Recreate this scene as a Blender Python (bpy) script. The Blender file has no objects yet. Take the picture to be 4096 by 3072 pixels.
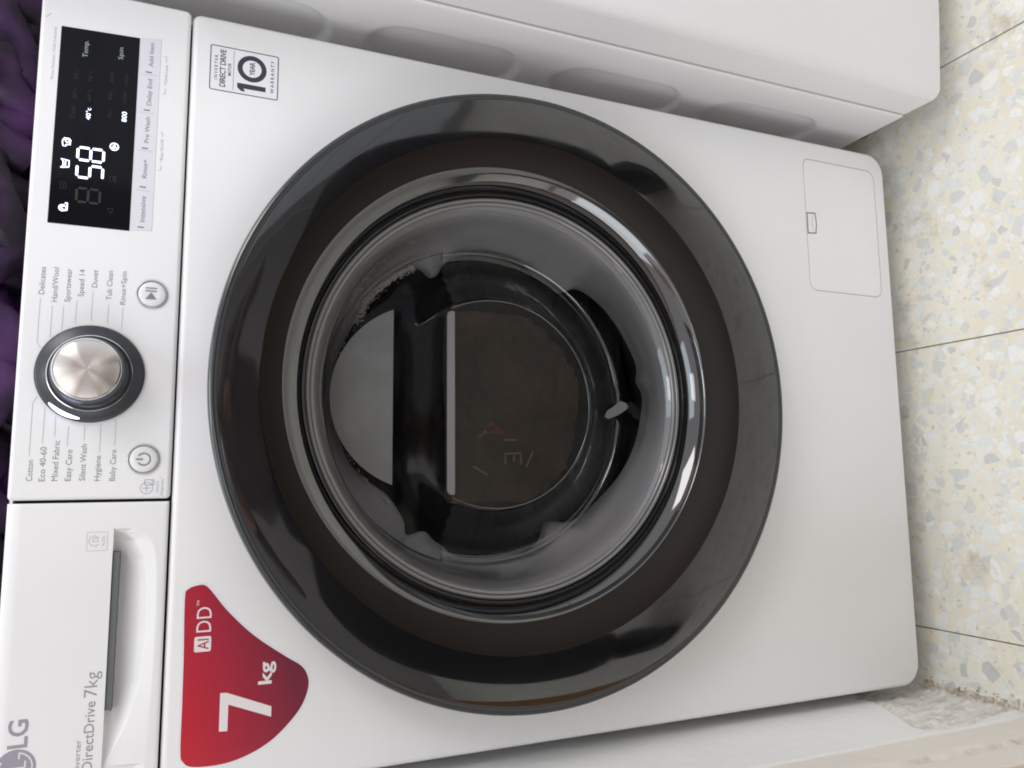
import bpy, bmesh, math, random
from mathutils import Vector, Matrix, noise
random.seed(7)
R = math.radians
MM = 0.001
S = bpy.context.scene
C = S.collection

# ---------------------------------------------------------------- camera
cam_d = bpy.data.cameras.new("camera")
cam_d.sensor_fit = 'HORIZONTAL'; cam_d.sensor_width = 36.0
cam_d.lens = 3079.9 / 4096 * 36.0
cam_d.clip_start = 0.02; cam_d.clip_end = 60
cam = bpy.data.objects.new("camera", cam_d); C.objects.link(cam)
rt = Vector((-0.01047441, -0.38949365, -0.92096959))
dn = Vector((-0.99202063, 0.11977074, -0.03937059))
fw = Vector((0.1256398, 0.91320845, -0.38764026))
m = Matrix.Identity(4)
for i in range(3):
    m[i][0] = rt[i]; m[i][1] = -dn[i]; m[i][2] = -fw[i]
m[0][3], m[1][3], m[2][3] = -0.07695757, -0.62853906, 0.73814208
cam.matrix_world = m
S.camera = cam

# ---------------------------------------------------------------- world and light
w = bpy.data.worlds.new("World"); S.world = w; w.use_nodes = True
bg = w.node_tree.nodes["Background"]
bg.inputs[0].default_value = (0.97, 0.965, 1.0, 1); bg.inputs[1].default_value = 1.05

def area(name, loc, target, sx, sy, energy, color):
    l = bpy.data.lights.new(name, 'AREA'); l.shape = 'RECTANGLE'; l.size = sx; l.size_y = sy
    l.energy = energy; l.color = color
    o = bpy.data.objects.new(name, l); C.objects.link(o)
    o.location = Vector(loc) * MM
    d = (Vector(target) - Vector(loc)).normalized()
    o.rotation_euler = d.to_track_quat('-Z', 'Y').to_euler()
    return o
area("ceiling_lamp", (60, -800, 2150), (0, -60, 300), 0.34, 0.34, 1.6, (1.0, 0.95, 0.92))
area("front_fill", (-200, -1500, 1380), (0, 0, 0), 0.5, 0.4, 1.2, (1.0, 0.965, 1.0))  # unseen fill added to brighten the machine front
area("right_fill", (1150, -1000, 1750), (-250, 0, 150), 0.62, 0.62, 8.5, (1.0, 0.95, 0.94))  # unseen fill added to brighten the left wall, placed to mirror in the bowl
area("left_fill", (-1500, -1000, 820), (330, 0, 250), 0.9, 1.1, 9.5, (0.90, 0.95, 1.0))  # unseen fill added to lighten the side of the appliance
area("skylight", (-40, -620, 2350), (0, -250, 300), 1.1, 0.5, 4.5, (0.72, 0.90, 1.0))
S.view_settings.view_transform = 'Standard'; S.view_settings.look = 'None'
S.view_settings.exposure = 0.12; S.view_settings.gamma = 1
S.cycles.max_bounces = 10; S.cycles.transparent_max_bounces = 12
S.cycles.filter_width = 1.9

# ---------------------------------------------------------------- helpers
def link(o, parent=None):
    C.objects.link(o)
    if parent: o.parent = parent
    return o
def mk(name, verts, faces, mat, parent=None, smooth=False, label=None):
    me = bpy.data.meshes.new(name)
    me.from_pydata([(a * MM, b * MM, c * MM) for a, b, c in verts], [], faces)
    me.materials.append(mat)
    if smooth:
        for p in me.polygons: p.use_smooth = True
    me.update()
    o = bpy.data.objects.new(name, me)
    if label: o['label'] = label
    return link(o, parent)
def thing(name, label, cat, loc=(0, 0, 0), group=None):
    o = bpy.data.objects.new(name, None); C.objects.link(o)
    o.location = Vector(loc) * MM; o['label'] = label; o['category'] = cat
    if group: o['group'] = group
    return o
def fixnormals(o, sharp=None):
    bm = bmesh.new(); bm.from_mesh(o.data)
    bmesh.ops.remove_doubles(bm, verts=bm.verts, dist=1e-6)
    bmesh.ops.recalc_face_normals(bm, faces=bm.faces)
    bm.to_mesh(o.data); bm.free()
    if sharp:
        o.data.set_sharp_from_angle(angle=R(sharp))
    return o
def rrect(x0, x1, z0, z1, rads, n=10):
    """closed outline, counter-clockwise seen from -Y; rads = (bl, br, tr, tl)"""
    pts = []
    for cx, cz, sx, sz, r, a0 in ((x0, z0, 1, 1, rads[0], 180), (x1, z0, -1, 1, rads[1], 270),
                                  (x1, z1, -1, -1, rads[2], 0), (x0, z1, 1, -1, rads[3], 90)):
        r = max(r, .05)
        ox, oz = cx + sx * r, cz + sz * r
        for k in range(n + 1):
            a = R(a0 + 90 * k / n)
            pts.append((ox + r * math.cos(a), oz + r * math.sin(a)))
    return pts
def inset(pts, d):
    """shrink a closed ccw outline by d along its vertex normals"""
    n = len(pts); out = []
    for i in range(n):
        x0, z0 = pts[i - 1]; x1, z1 = pts[i]; x2, z2 = pts[(i + 1) % n]
        ax, az = x1 - x0, z1 - z0; bx, bz = x2 - x1, z2 - z1
        la = math.hypot(ax, az) or 1e-9; lb = math.hypot(bx, bz) or 1e-9
        nx, nz = -az / la - bz / lb, ax / la + bx / lb
        l = math.hypot(nx, nz) or 1e-9; nx /= l; nz /= l
        c = max(.5, abs(nx * -az / la + nz * ax / la))
        out.append((x1 + nx * d / c, z1 + nz * d / c))
    return out
def slab(name, pts, yf, yb, bev, mat, parent=None, label=None, steps=3, hole=None, smooth=True):
    """outline extruded in Y from front yf to back yb with a rounded front edge; hole=(xc,zc,r)"""
    n = len(pts); V = []; F = []
    loops = []
    for k in range(steps + 1):
        a = math.pi / 2 * k / steps
        loops.append((bev * (1 - math.sin(a)), yf + bev * (1 - math.cos(a))))
    loops.append((0, yb))
    for d, y in loops:
        q = inset(pts, d) if d > 1e-6 else pts
        V += [(x, y, z) for x, z in q]
    for L in range(len(loops) - 1):
        for i in range(n):
            j = (i + 1) % n
            F.append((L * n + i, L * n + j, (L + 1) * n + j, (L + 1) * n + i))
    if hole:
        xc, zc, r = hole
        b = len(V); h = []
        for i in range(n):
            a = math.atan2(V[i][2] - zc, V[i][0] - xc)
            h.append(a); V.append((xc + r * math.cos(a), yf, zc + r * math.sin(a)))
        for i in range(n): V.append((xc + r * math.cos(h[i]), yf + 30, zc + r * math.sin(h[i])))
        for i in range(n):
            j = (i + 1) % n
            F.append((i, b + i, b + j, j)); F.append((b + i, b + n + i, b + n + j, b + j))
    else:
        F.append(tuple(range(n)))
        F.append(tuple(reversed(range((len(loops) - 1) * n, len(loops) * n))))
    o = mk(name, V, F, mat, parent, smooth, label)
    if smooth: o.data.set_sharp_from_angle(angle=R(40))
    return o
def lathe(name, prof, mat, parent=None, xc=0, zc=0, n=160, smooth=True, label=None, sharp=50, cap=False):
    """profile of (r, y[, dx]) turned about the Y axis through (xc, zc)"""
    V = []; F = []
    for p in prof:
        r, y = p[0], p[1]; dx = p[2] if len(p) > 2 else 0; dz = p[3] if len(p) > 3 else 0
        for i in range(n):
            a = 2 * math.pi * i / n
            V.append((xc + dx + r * math.cos(a), y, zc + dz + r * math.sin(a)))
    for L in range(len(prof) - 1):
        for i in range(n):
            j = (i + 1) % n
            F.append((L * n + i, L * n + j, (L + 1) * n + j, (L + 1) * n + i))
    if cap: F.append(tuple(range((len(prof) - 1) * n, len(prof) * n)))
    o = mk(name, V, F, mat, parent, smooth, label)
    bm = bmesh.new(); bm.from_mesh(o.data); bmesh.ops.recalc_face_normals(bm, faces=bm.faces)
    # face the camera side (-Y)
    s = sum(f.normal.y * f.calc_area() for f in bm.faces)
    if s > 0: bmesh.ops.reverse_faces(bm, faces=bm.faces)
    bm.to_mesh(o.data); bm.free()
    if smooth: o.data.set_sharp_from_angle(angle=R(sharp))
    return o
def box(V, F, x0, x1, y0, y1, z0, z1):
    b = len(V)
    V += [(x0, y0, z0), (x1, y0, z0), (x1, y1, z0), (x0, y1, z0), (x0, y0, z1), (x1, y0, z1), (x1, y1, z1), (x0, y1, z1)]
    F += [tuple(b + i for i in f) for f in ((0, 3, 2, 1), (4, 5, 6, 7), (0, 1, 5, 4), (1, 2, 6, 5), (2, 3, 7, 6), (3, 0, 4, 7))]
def stroke(V, F, pts, wd, y, closed=False):
    """flat printed line through (x, z) points"""
    n = len(pts)
    L = []
    for i in range(n):
        if closed: a, b, c = pts[i - 1], pts[i], pts[(i + 1) % n]
        else: a, b, c = pts[max(i - 1, 0)], pts[i], pts[min(i + 1, n - 1)]
        d1 = Vector((b[0] - a[0], b[1] - a[1])); d2 = Vector((c[0] - b[0], c[1] - b[1]))
        if d1.length < 1e-9: d1 = d2
        if d2.length < 1e-9: d2 = d1
        d = (d1.normalized() + d2.normalized()); d = d.normalized() if d.length > 1e-6 else d1.normalized()
        k = max(.5, d.dot(d1.normalized()))
        nx, nz = -d.y / k * wd / 2, d.x / k * wd / 2
        L.append(((b[0] + nx, y, b[1] + nz), (b[0] - nx, y, b[1] - nz)))
    b0 = len(V)
    for a, b in L: V += [a, b]
    for i in range(n if closed else n - 1):
        j = (i + 1) % n
        F.append((b0 + 2 * i, b0 + 2 * i + 1, b0 + 2 * j + 1, b0 + 2 * j))
def circ(xc, zc, r, a0=0, a1=360, n=40):
    full = abs(a1 - a0) >= 360
    k = n if full else n + 1
    return [(xc + r * math.cos(R(a0 + (a1 - a0) * i / n)), zc + r * math.sin(R(a0 + (a1 - a0) * i / n))) for i in range(k)]
def strokes(name, lines, wd, y, mat, parent, label=None):
    V = []; F = []
    for ln in lines:
        closed = False
        if ln and ln[0] == 'c': closed = True; ln = ln[1:]
        stroke(V, F, ln, wd, y, closed)
    return mk(name, V, F, mat, parent, False, label)
def poly(name, pts, y, mat, parent, label=None):
    return mk(name, [(x, y, z) for x, z in pts], [tuple(range(len(pts)))], mat, parent, False, label)
def spline(pts, n=6):
    out = []; N = len(pts)
    for i in range(N):
        p0, p1, p2, p3 = (Vector(pts[(i + k) % N]) for k in (-1, 0, 1, 2))
        for k in range(n):
            t = k / n
            v = .5 * ((2 * p1) + (p2 - p0) * t + (2 * p0 - 5 * p1 + 4 * p2 - p3) * t * t + (3 * p1 - p0 - 3 * p2 + p3) * t ** 3)
            out.append((v.x, v.y))
    return out
_cap = {}
def text(name, s, x0, wd, z0, cap, y, mat, parent, bold=0.0, space=1.0, shear=0.0, label=None):
    cu = bpy.data.curves.new("print", 'FONT'); cu.body = s; cu.size = 1; cu.offset = bold; cu.space_character = space
    cu.shear = shear; cu.resolution_u = 3
    o = bpy.data.objects.new("print", cu); C.objects.link(o)
    dg = bpy.context.evaluated_depsgraph_get()
    me = bpy.data.meshes.new_from_object(o.evaluated_get(dg))
    bpy.data.objects.remove(o); bpy.data.curves.remove(cu)
    xs = [v.co.x for v in me.vertices]; lo, hi = min(xs), max(xs)
    sx = wd / (hi - lo); sz = cap / 0.729
    for v in me.vertices:
        v.co = Vector(((x0 + (v.co.x - lo) * sx) * MM, y * MM, (z0 + v.co.y * sz) * MM))
    me.name = name; me.materials.clear(); me.materials.append(mat)
    p = bpy.data.objects.new(name, me)
    if label: p['label'] = label
    return link(p, parent)

# ---------------------------------------------------------------- materials
def mat(name, col, rough=.5, metal=0, coat=0, spec=.5, emit=None, es=0, bump=None, sheen=0):
    mt = bpy.data.materials.new(name); mt.use_nodes = True
    b = mt.node_tree.nodes["Principled BSDF"]
    b.inputs['Base Color'].default_value = (*col, 1); b.inputs['Roughness'].default_value = rough
    b.inputs['Metallic'].default_value = metal; b.inputs['Coat Weight'].default_value = coat
    b.inputs['Coat Roughness'].default_value = .05
    b.inputs['Specular IOR Level'].default_value = spec
    b.inputs['Sheen Weight'].default_value = sheen
    if emit: b.inputs['Emission Color'].default_value = (*emit, 1); b.inputs['Emission Strength'].default_value = es
    if bump:
        sc, st = bump
        nt = mt.node_tree; tc = nt.nodes.new('ShaderNodeTexCoord'); nz = nt.nodes.new('ShaderNodeTexNoise'); bp = nt.nodes.new('ShaderNodeBump')
        nz.inputs['Scale'].default_value = sc; nz.inputs['Detail'].default_value = 4
        bp.inputs['Strength'].default_value = st; bp.inputs['Distance'].default_value = .001
        nt.links.new(tc.outputs['Object'], nz.inputs['Vector']); nt.links.new(nz.outputs['Fac'], bp.inputs['Height'])
        nt.links.new(bp.outputs['Normal'], b.inputs['Normal'])
    return mt
def P(mt): return mt.node_tree.nodes["Principled BSDF"]
def mottle(mt, c1, c2, scale, lo=.35, hi=.65, detail=5, rough=None):
    nt = mt.node_tree; tc = nt.nodes.new('ShaderNodeTexCoord'); nz = nt.nodes.new('ShaderNodeTexNoise'); cr = nt.nodes.new('ShaderNodeValToRGB')
    nz.inputs['Scale'].default_value = scale; nz.inputs['Detail'].default_value = detail
    cr.color_ramp.elements[0].position = lo; cr.color_ramp.elements[1].position = hi
    cr.color_ramp.elements[0].color = (*c1, 1); cr.color_ramp.elements[1].color = (*c2, 1)
    nt.links.new(tc.outputs['Object'], nz.inputs['Vector']); nt.links.new(nz.outputs['Fac'], cr.inputs[0])
    nt.links.new(cr.outputs[0], P(mt).inputs['Base Color'])
    if rough:
        mr = nt.nodes.new('ShaderNodeMapRange'); mr.inputs['To Min'].default_value = rough[0]; mr.inputs['To Max'].default_value = rough[1]
        nt.links.new(nz.outputs['Fac'], mr.inputs['Value']); nt.links.new(mr.outputs[0], P(mt).inputs['Roughness'])
    return mt
M_white = mottle(mat("white_enamel", (.8, .8, .8), .33, coat=.15, bump=(420, .05)), (.79, .785, .785), (.82, .818, .82), 6, rough=(.28, .38))
def smudge(mt, lo, hi, scale=(9, 9, 4)):
    nt = mt.node_tree; N = nt.nodes.new; L = nt.links
    tc = N('ShaderNodeTexCoord'); mp = N('ShaderNodeMapping'); mp.inputs['Scale'].default_value = scale
    nz = N('ShaderNodeTexNoise'); nz.inputs['Scale'].default_value = 1.6; nz.inputs['Detail'].default_value = 7; nz.inputs['Distortion'].default_value = 1.2
    mr = N('ShaderNodeMapRange'); mr.inputs['From Min'].default_value = .40; mr.inputs['From Max'].default_value = .68
    mr.inputs['To Min'].default_value = lo; mr.inputs['To Max'].default_value = hi
    L.new(tc.outputs['Object'], mp.inputs[0]); L.new(mp.outputs[0], nz.inputs['Vector']); L.new(nz.outputs['Fac'], mr.inputs['Value'])
    for l in list(nt.links):
        if l.to_socket == P(mt).inputs['Roughness']: nt.links.remove(l)
    L.new(mr.outputs[0], P(mt).inputs['Roughness'])
    return mt
M_panel = mottle(mat("white_plastic", (.8, .8, .8), .38, bump=(600, .04)), (.80, .80, .805), (.825, .825, .83), 8, rough=(.32, .42))
smudge(M_white, .29, .41)
M_neigh = mottle(mat("painted_steel", (.74, .7, .7), .42, coat=.1, bump=(300, .08)), (.74, .715, .72), (.77, .75, .75), 4)
M_dark = mat("dark_gap", (.06, .06, .065), .7)
M_print = mat("grey_print", (.22, .22, .24), .5)
M_print2 = mat("mid_grey_print", (.30, .30, .34), .5)
M_lead = mat("leader_print", (.50, .50, .53), .5)
M_faint = mat("faint_print", (.42, .42, .48), .5)
M_key = mat("key_print", (.20, .20, .22), .5)
M_logo = mat("logo_print", (.34, .33, .39), .4, metal=.2)
M_ink = mat("sticker_ink", (.035, .035, .05), .4)
M_stick = mat("label_film", (.80, .80, .84), .25)
M_black = mat("black_gloss", (.006, .006, .0065), .035, coat=1.0, spec=.62)
M_bevel = mat("black_gloss_edge", (.02, .024, .025), .12, spec=.7)
M_band = mottle(mat("smoked_brown_plastic", (.02, .015, .012), .55, spec=.18), (.014, .011, .009), (.019, .014, .011), 5)
M_bezel = mat("black_bezel", (.004, .004, .005), .05, coat=.6, spec=.9)
M_glassrim = mat("glass_rim", (.16, .155, .15), .16, coat=.5, spec=.8)
M_gasket = mottle(mat("grey_rubber", (.36, .36, .37), .5), (.50, .49, .49), (.60, .585, .575), 9)
M_drum = mat("drum_steel", (.12, .12, .125), .35, metal=.8)
M_disp = mat("display_black", (.004, .004, .006), .08, spec=.18)
M_lit = mat("lit_segment", (.9, .9, 1), .5, emit=(.62, .70, 1.0), es=1.9)
M_mid = mat("display_print", (.40, .43, .42), .5)
M_dim = mat("display_dim", (.0105, .011, .012), .5)
M_strip = mat("key_strip", (.70, .70, .75), .28)
M_knob = mat("knob_plastic", (.035, .04, .048), .30)
M_chrome = mat("chrome", (.75, .75, .76), .12, metal=1)
M_btn = mat("button_plastic", (.78, .78, .78), .25, coat=.3)
M_btnring = mat("button_ring", (.50, .50, .52), .2, metal=.6)
M_grip = mat("grip_rubber", (.13, .14, .145), .6)
M_wprint = mat("white_print", (.78, .74, .74), .4)
M_redprint = mat("red_print", (.42, .02, .035), .4)
M_led = mat("indicator", (.9, .9, 1), .4, emit=(.50, .60, 1), es=5)
# radial brushed metal
M_brush = mat("brushed_metal", (.80, .75, .70), .25, metal=1)
_b = P(M_brush); _b.inputs['Anisotropic'].default_value = 1.0; _b.inputs['Anisotropic Rotation'].default_value = .25
_t = M_brush.node_tree.nodes.new('ShaderNodeTangent'); _t.direction_type = 'RADIAL'; _t.axis = 'Y'
M_brush.node_tree.links.new(_t.outputs[0], _b.inputs['Tangent'])
smudge(M_black, .03, .10, (14, 14, 14))
# thin smoked glass: one sheet that reflects and lets light through
def glass(name, tint, gain, rough=.02, base=.02):
    mt = bpy.data.materials.new(name); mt.use_nodes = True; nt = mt.node_tree; nt.nodes.clear()
    o = nt.nodes.new('ShaderNodeOutputMaterial'); mx = nt.nodes.new('ShaderNodeMixShader'); tr = nt.nodes.new('ShaderNodeBsdfTransparent')
    gl = nt.nodes.new('ShaderNodeBsdfGlossy'); fr = nt.nodes.new('ShaderNodeFresnel'); ma = nt.nodes.new('ShaderNodeMath')
    ma.operation = 'MULTIPLY_ADD'; ma.inputs[1].default_value = gain; ma.inputs[2].default_value = base; ma.use_clamp = True
    fr.inputs[0].default_value = 1.5
    tr.inputs[0].default_value = (*tint, 1); gl.inputs['Roughness'].default_value = rough
    nt.links.new(fr.outputs[0], ma.inputs[0]); nt.links.new(ma.outputs[0], mx.inputs[0])
    nt.links.new(tr.outputs[0], mx.inputs[1]); nt.links.new(gl.outputs[0], mx.inputs[2]); nt.links.new(mx.outputs[0], o.inputs[0])
    return mt
M_glass = glass("smoked_glass", (.80, .80, .81), 1.3)
M_glass2 = glass("smoked_glass_floor", (.62, .57, .53), .55, .02, .004)
M_chord_reflection = mat("chord_reflection_grey", (.20, .20, .20), .38)  # flat grey standing in for the reflection on the chord edge
M_cloth = mat("black_cloth", (.006, .006, .008), .85, sheen=.15, bump=(90, .6))
M_brown = mottle(mat("brown_cloth", (.05, .035, .025), .8, sheen=.1, bump=(120, .6)), (.035, .024, .016), (.075, .055, .04), 22, .35, .7)
M_velvet = mottle(mat("purple_satin", (.05, .01, .07), .40, spec=.35, sheen=.05, bump=(70, 1.0)), (.006, .002, .009), (.08, .026, .115), 16, .38, .62)
P(M_velvet).inputs['Sheen Tint'].default_value = (.6, .4, .8, 1)
# red sticker: printed red-to-maroon blend
M_red = mat("red_sticker", (.5, .02, .03), .34, coat=.08)
nt = M_red.node_tree; tc = nt.nodes.new('ShaderNodeTexCoord'); sp = nt.nodes.new('ShaderNodeSeparateXYZ'); ma = nt.nodes.new('ShaderNodeMath'); mb = nt.nodes.new('ShaderNodeMath'); cr = nt.nodes.new('ShaderNodeValToRGB')
nt.links.new(tc.outputs['Object'], sp.inputs[0])
ma.operation = 'MULTIPLY_ADD'; ma.inputs[1].default_value = -11.0; ma.inputs[2].default_value = .733 * 11   # 0 at top edge .. 1 at lowest point
nt.links.new(sp.outputs['Z'], ma.inputs[0])
mb.operation = 'MULTIPLY_ADD'; mb.inputs[1].default_value = 2.6; mb.inputs[2].default_value = .73
nt.links.new(sp.outputs['X'], mb.inputs[0])
mc = nt.nodes.new('ShaderNodeMath'); mc.operation = 'ADD'; nt.links.new(ma.outputs[0], mc.inputs[0]); nt.links.new(mb.outputs[0], mc.inputs[1])
cr.color_ramp.elements[0].position = 0.0; cr.color_ramp.elements[0].color = (.54, .010, .025, 1)
cr.color_ramp.elements[1].position = 1.1 if False else 1.0; cr.color_ramp.elements[1].color = (.17, .012, .035, 1)
e = cr.color_ramp.elements.new(.45); e.color = (.38, .010, .035, 1)
nt.links.new(mc.outputs[0], cr.inputs[0]); nt.links.new(cr.outputs[0], P(M_red).inputs['Base Color'])

# terrazzo
def terrazzo():
    mt = mat("terrazzo", (.7, .66, .5), .32, coat=.1); nt = mt.node_tree; L = nt.links
    N = nt.nodes.new
    geo = N('ShaderNodeNewGeometry')
    warp = N('ShaderNodeTexNoise'); warp.inputs['Scale'].default_value = 60; warp.inputs['Detail'].default_value = 2
    L.new(geo.outputs['Position'], warp.inputs['Vector'])
    wm = N('ShaderNodeVectorMath'); wm.operation = 'MULTIPLY_ADD'; wm.inputs[1].default_value = (.006,) * 3
    L.new(warp.outputs['Color'], wm.inputs[0]); L.new(geo.outputs['Position'], wm.inputs[2])
    cem = N('ShaderNodeTexNoise'); cem.inputs['Scale'].default_value = 9; cem.inputs['Detail'].default_value = 8
    L.new(geo.outputs['Position'], cem.inputs['Vector'])
    cr = N('ShaderNodeValToRGB'); cr.color_ramp.elements[0].position = .3; cr.color_ramp.elements[1].position = .7
    cr.color_ramp.elements[0].color = (.78, .72, .58, 1); cr.color_ramp.elements[1].color = (.88, .85, .73, 1)
    L.new(cem.outputs['Fac'], cr.inputs[0])
    cur = cr.outputs[0]
    for scale, thr, keep, seed in ((200, .08, .6, 7.7), (95, .06, .66, 3.1), (64, .05, .66, 0.0)):
        off = N('ShaderNodeVectorMath'); off.inputs[1].default_value = (seed, seed * 1.7, 0)
        L.new(wm.outputs[0], off.inputs[0])
        st = N('ShaderNodeVectorMath'); st.operation = 'MULTIPLY'; st.inputs[1].default_value = (1, 1, 0.001); L.new(off.outputs[0], st.inputs[0])
        v = N('ShaderNodeTexVoronoi'); v.feature = 'DISTANCE_TO_EDGE'; v.inputs['Scale'].default_value = scale
        c = N('ShaderNodeTexVoronoi'); c.feature = 'F1'; c.inputs['Scale'].default_value = scale
        L.new(st.outputs[0], v.inputs['Vector']); L.new(st.outputs[0], c.inputs['Vector'])
        sx = N('ShaderNodeSeparateColor'); L.new(c.outputs['Color'], sx.inputs[0])
        # each chip has its own margin, so sizes differ
        th = N('ShaderNodeMath'); th.operation = 'MULTIPLY_ADD'; th.inputs[1].default_value = .16; th.inputs[2].default_value = thr
        L.new(sx.outputs[1], th.inputs[0])
        gt = N('ShaderNodeMath'); gt.operation = 'SUBTRACT'; L.new(v.outputs['Distance'], gt.inputs[0]); L.new(th.outputs[0], gt.inputs[1])
        mr = N('ShaderNodeMapRange'); mr.inputs['From Min'].default_value = 0; mr.inputs['From Max'].default_value = .035; L.new(gt.outputs[0], mr.inputs['Value'])
        kp = N('ShaderNodeMath'); kp.operation = 'LESS_THAN'; kp.inputs[1].default_value = keep; L.new(sx.outputs[0], kp.inputs[0])
        fc = N('ShaderNodeMath'); fc.operation = 'MULTIPLY'; L.new(mr.outputs[0], fc.inputs[0]); L.new(kp.outputs[0], fc.inputs[1])
        chip = N('ShaderNodeValToRGB'); el = chip.color_ramp.elements; chip.color_ramp.interpolation = 'LINEAR'
        el[0].position = 0; el[0].color = (.60, .61, .59, 1); el[1].position = 1; el[1].color = (.88, .88, .84, 1)
        for pos, col in ((.06, (.69, .695, .66)), (.3, (.76, .77, .74)), (.5, (.78, .80, .77)), (.7, (.82, .83, .79))):
            e = el.new(pos); e.color = (*col, 1)
        L.new(sx.outputs[2], chip.inputs[0])
        vein = N('ShaderNodeTexNoise'); vein.inputs['Scale'].default_value = 220; vein.inputs['Detail'].default_value = 5; L.new(geo.outputs['Position'], vein.inputs['Vector'])
        vm = N('ShaderNodeMapRange'); vm.inputs['To Min'].default_value = .88; vm.inputs['To Max'].default_value = 1.08; L.new(vein.outputs['Fac'], vm.inputs['Value'])
        ch2 = N('ShaderNodeVectorMath'); ch2.operation = 'SCALE'; L.new(chip.outputs[0], ch2.inputs[0]); L.new(vm.outputs[0], ch2.inputs['Scale'])
        mx = N('ShaderNodeMix'); mx.data_type = 'RGBA'; L.new(fc.outputs[0], mx.inputs['Factor']); L.new(cur, mx.inputs['A']); L.new(ch2.outputs[0], mx.inputs['B'])
        cur = mx.outputs['Result']
    # brown grime
    dn_ = N('ShaderNodeTexNoise'); dn_.inputs['Scale'].default_value = 16; dn_.inputs['Detail'].default_value = 9; dn_.inputs['Roughness'].default_value = .7
    do = N('ShaderNodeVectorMath'); do.inputs[1].default_value = (3.37, 1.2, 0); L.new(geo.outputs['Position'], do.inputs[0]); L.new(do.outputs[0], dn_.inputs['Vector'])
    dr = N('ShaderNodeMapRange'); dr.inputs['From Min'].default_value = .57; dr.inputs['From Max'].default_value = .72; dr.inputs['To Max'].default_value = .6
    L.new(dn_.outputs['Fac'], dr.inputs['Value'])
    mx = N('ShaderNodeMix'); mx.data_type = 'RGBA'; mx.inputs['B'].default_value = (.42, .33, .20, 1)
    L.new(dr.outputs[0], mx.inputs['Factor']); L.new(cur, mx.inputs['A'])
    L.new(mx.outputs['Result'], P(mt).inputs['Base Color'])
    bp = N('ShaderNodeBump'); bp.inputs['Strength'].default_value = .12; bp.inputs['Distance'].default_value = .001
    L.new(vein.outputs['Fac'], bp.inputs['Height']); L.new(bp.outputs['Normal'], P(mt).inputs['Normal'])
    return mt
M_terr = terrazzo()
M_grout = mottle(mat("grout", (.2, .17, .1), .9), (.16, .125, .08), (.36, .30, .20), 60)

# ---------------------------------------------------------------- floor (tiles 320 mm)
FZ = -50
floor = mk("floor", [(-1800, -2600, FZ - 2), (2400, -2600, FZ - 2), (2400, 1000, FZ - 2), (-1800, 1000, FZ - 2)], [(0, 1, 2, 3)], M_grout)
floor['kind'] = 'structure'
tm = None
T = 320.5
def tile_mesh():
    V = []; F = []; h = T / 2 - .7; b = .5
    for d, z in ((0, -12), (0, -b), (b, 0)):
        V += [(-h + d, -h + d, z), (h - d, -h + d, z), (h - d, h - d, z), (-h + d, h - d, z)]
    for L in range(2):
        for i in range(4):
            j = (i + 1) % 4; F.append((L * 4 + i, L * 4 + j, L * 4 + 4 + j, L * 4 + 4 + i))
    F.append((8, 9, 10, 11))
    me = bpy.data.meshes.new("floor_tile"); me.from_pydata([(a * MM, b_ * MM, c * MM) for a, b_, c in V], [], F); me.materials.append(M_terr); me.update()
    return me
tm = tile_mesh()
for i in range(-5, 7):
    for j in range(-7, 3):
        o = bpy.data.objects.new("tile", tm)
        o.location = ((73 + T * (i + .5)) * MM, (110 + T * (j + .5)) * MM, (FZ + random.uniform(-.15, .15)) * MM)
        link(o, floor)

# ---------------------------------------------------------------- washing machine
WM = thing("washing_machine", "white front loading washing machine with a big round black door and glass porthole", "washing machine", (0, 300, FZ))
def part(o): return o
def reparent(o, par):
    o.parent = par; o.matrix_parent_inverse = par.matrix_world.inverted()
bpy.context.view_layer.update()
ROOTINV = Matrix.Translation(-WM.location)

body = mk("cabinet", *(lambda V, F: (box(V, F, -297, 297, 14, 560, -6, 848), (V, F))[1])([], []), M_white, WM)
# the opening of the cabinet is cut out: front wall of the body is left away
me = body.data
bm = bmesh.new(); bm.from_mesh(me)
for f in list(bm.faces):
    if f.normal.y < -.9: bmesh.ops.delete(bm, geom=[f], context='FACES_ONLY')
bm.to_mesh(me); bm.free()

front = slab("front_panel", rrect(-300, 300, -8, 745.9, (22, 22, 3, 3), 12), 0, 16, 6, M_white, WM, steps=5)
# dense polar ring between outline and door opening
def front_panel():
    pts = rrect(-300, 300, -8, 745.9, (24, 24, 7, 7), 12)
    # resample straight runs
    out = []
    for i in range(len(pts)):
        a = Vector(pts[i]); b = Vector(pts[(i + 1) % len(pts)]); n = max(1, int((b - a).length / 14))
        for k in range(n): v = a.lerp(b, k / n); out.append((v.x, v.y))
    bpy.data.objects.remove(front)
    return slab("front_panel", out, 0, 16, 5, M_white, WM, steps=5, hole=(0, 460, 240))
front = front_panel()

# seam backing behind the gaps
V = []; F = []; box(V, F, -296, 296, 22, 26, 736, 846); mk("seam_backing", V, F, M_dark, WM)

# control panel and drawer front
cp_pts = rrect(-86.6, 300, 747.1, 850, (3, 4, 14, 3), 8)
panel = slab("control_panel", cp_pts, 0, 14, 2.6, M_panel, WM, steps=5)
_sm = slab("panel_scratch", [(271.2, 846.5), (274.8, 843.2), (275.1, 843.6), (271.5, 846.9)], -.06, .0, .01, M_faint, panel, smooth=False)

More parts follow.
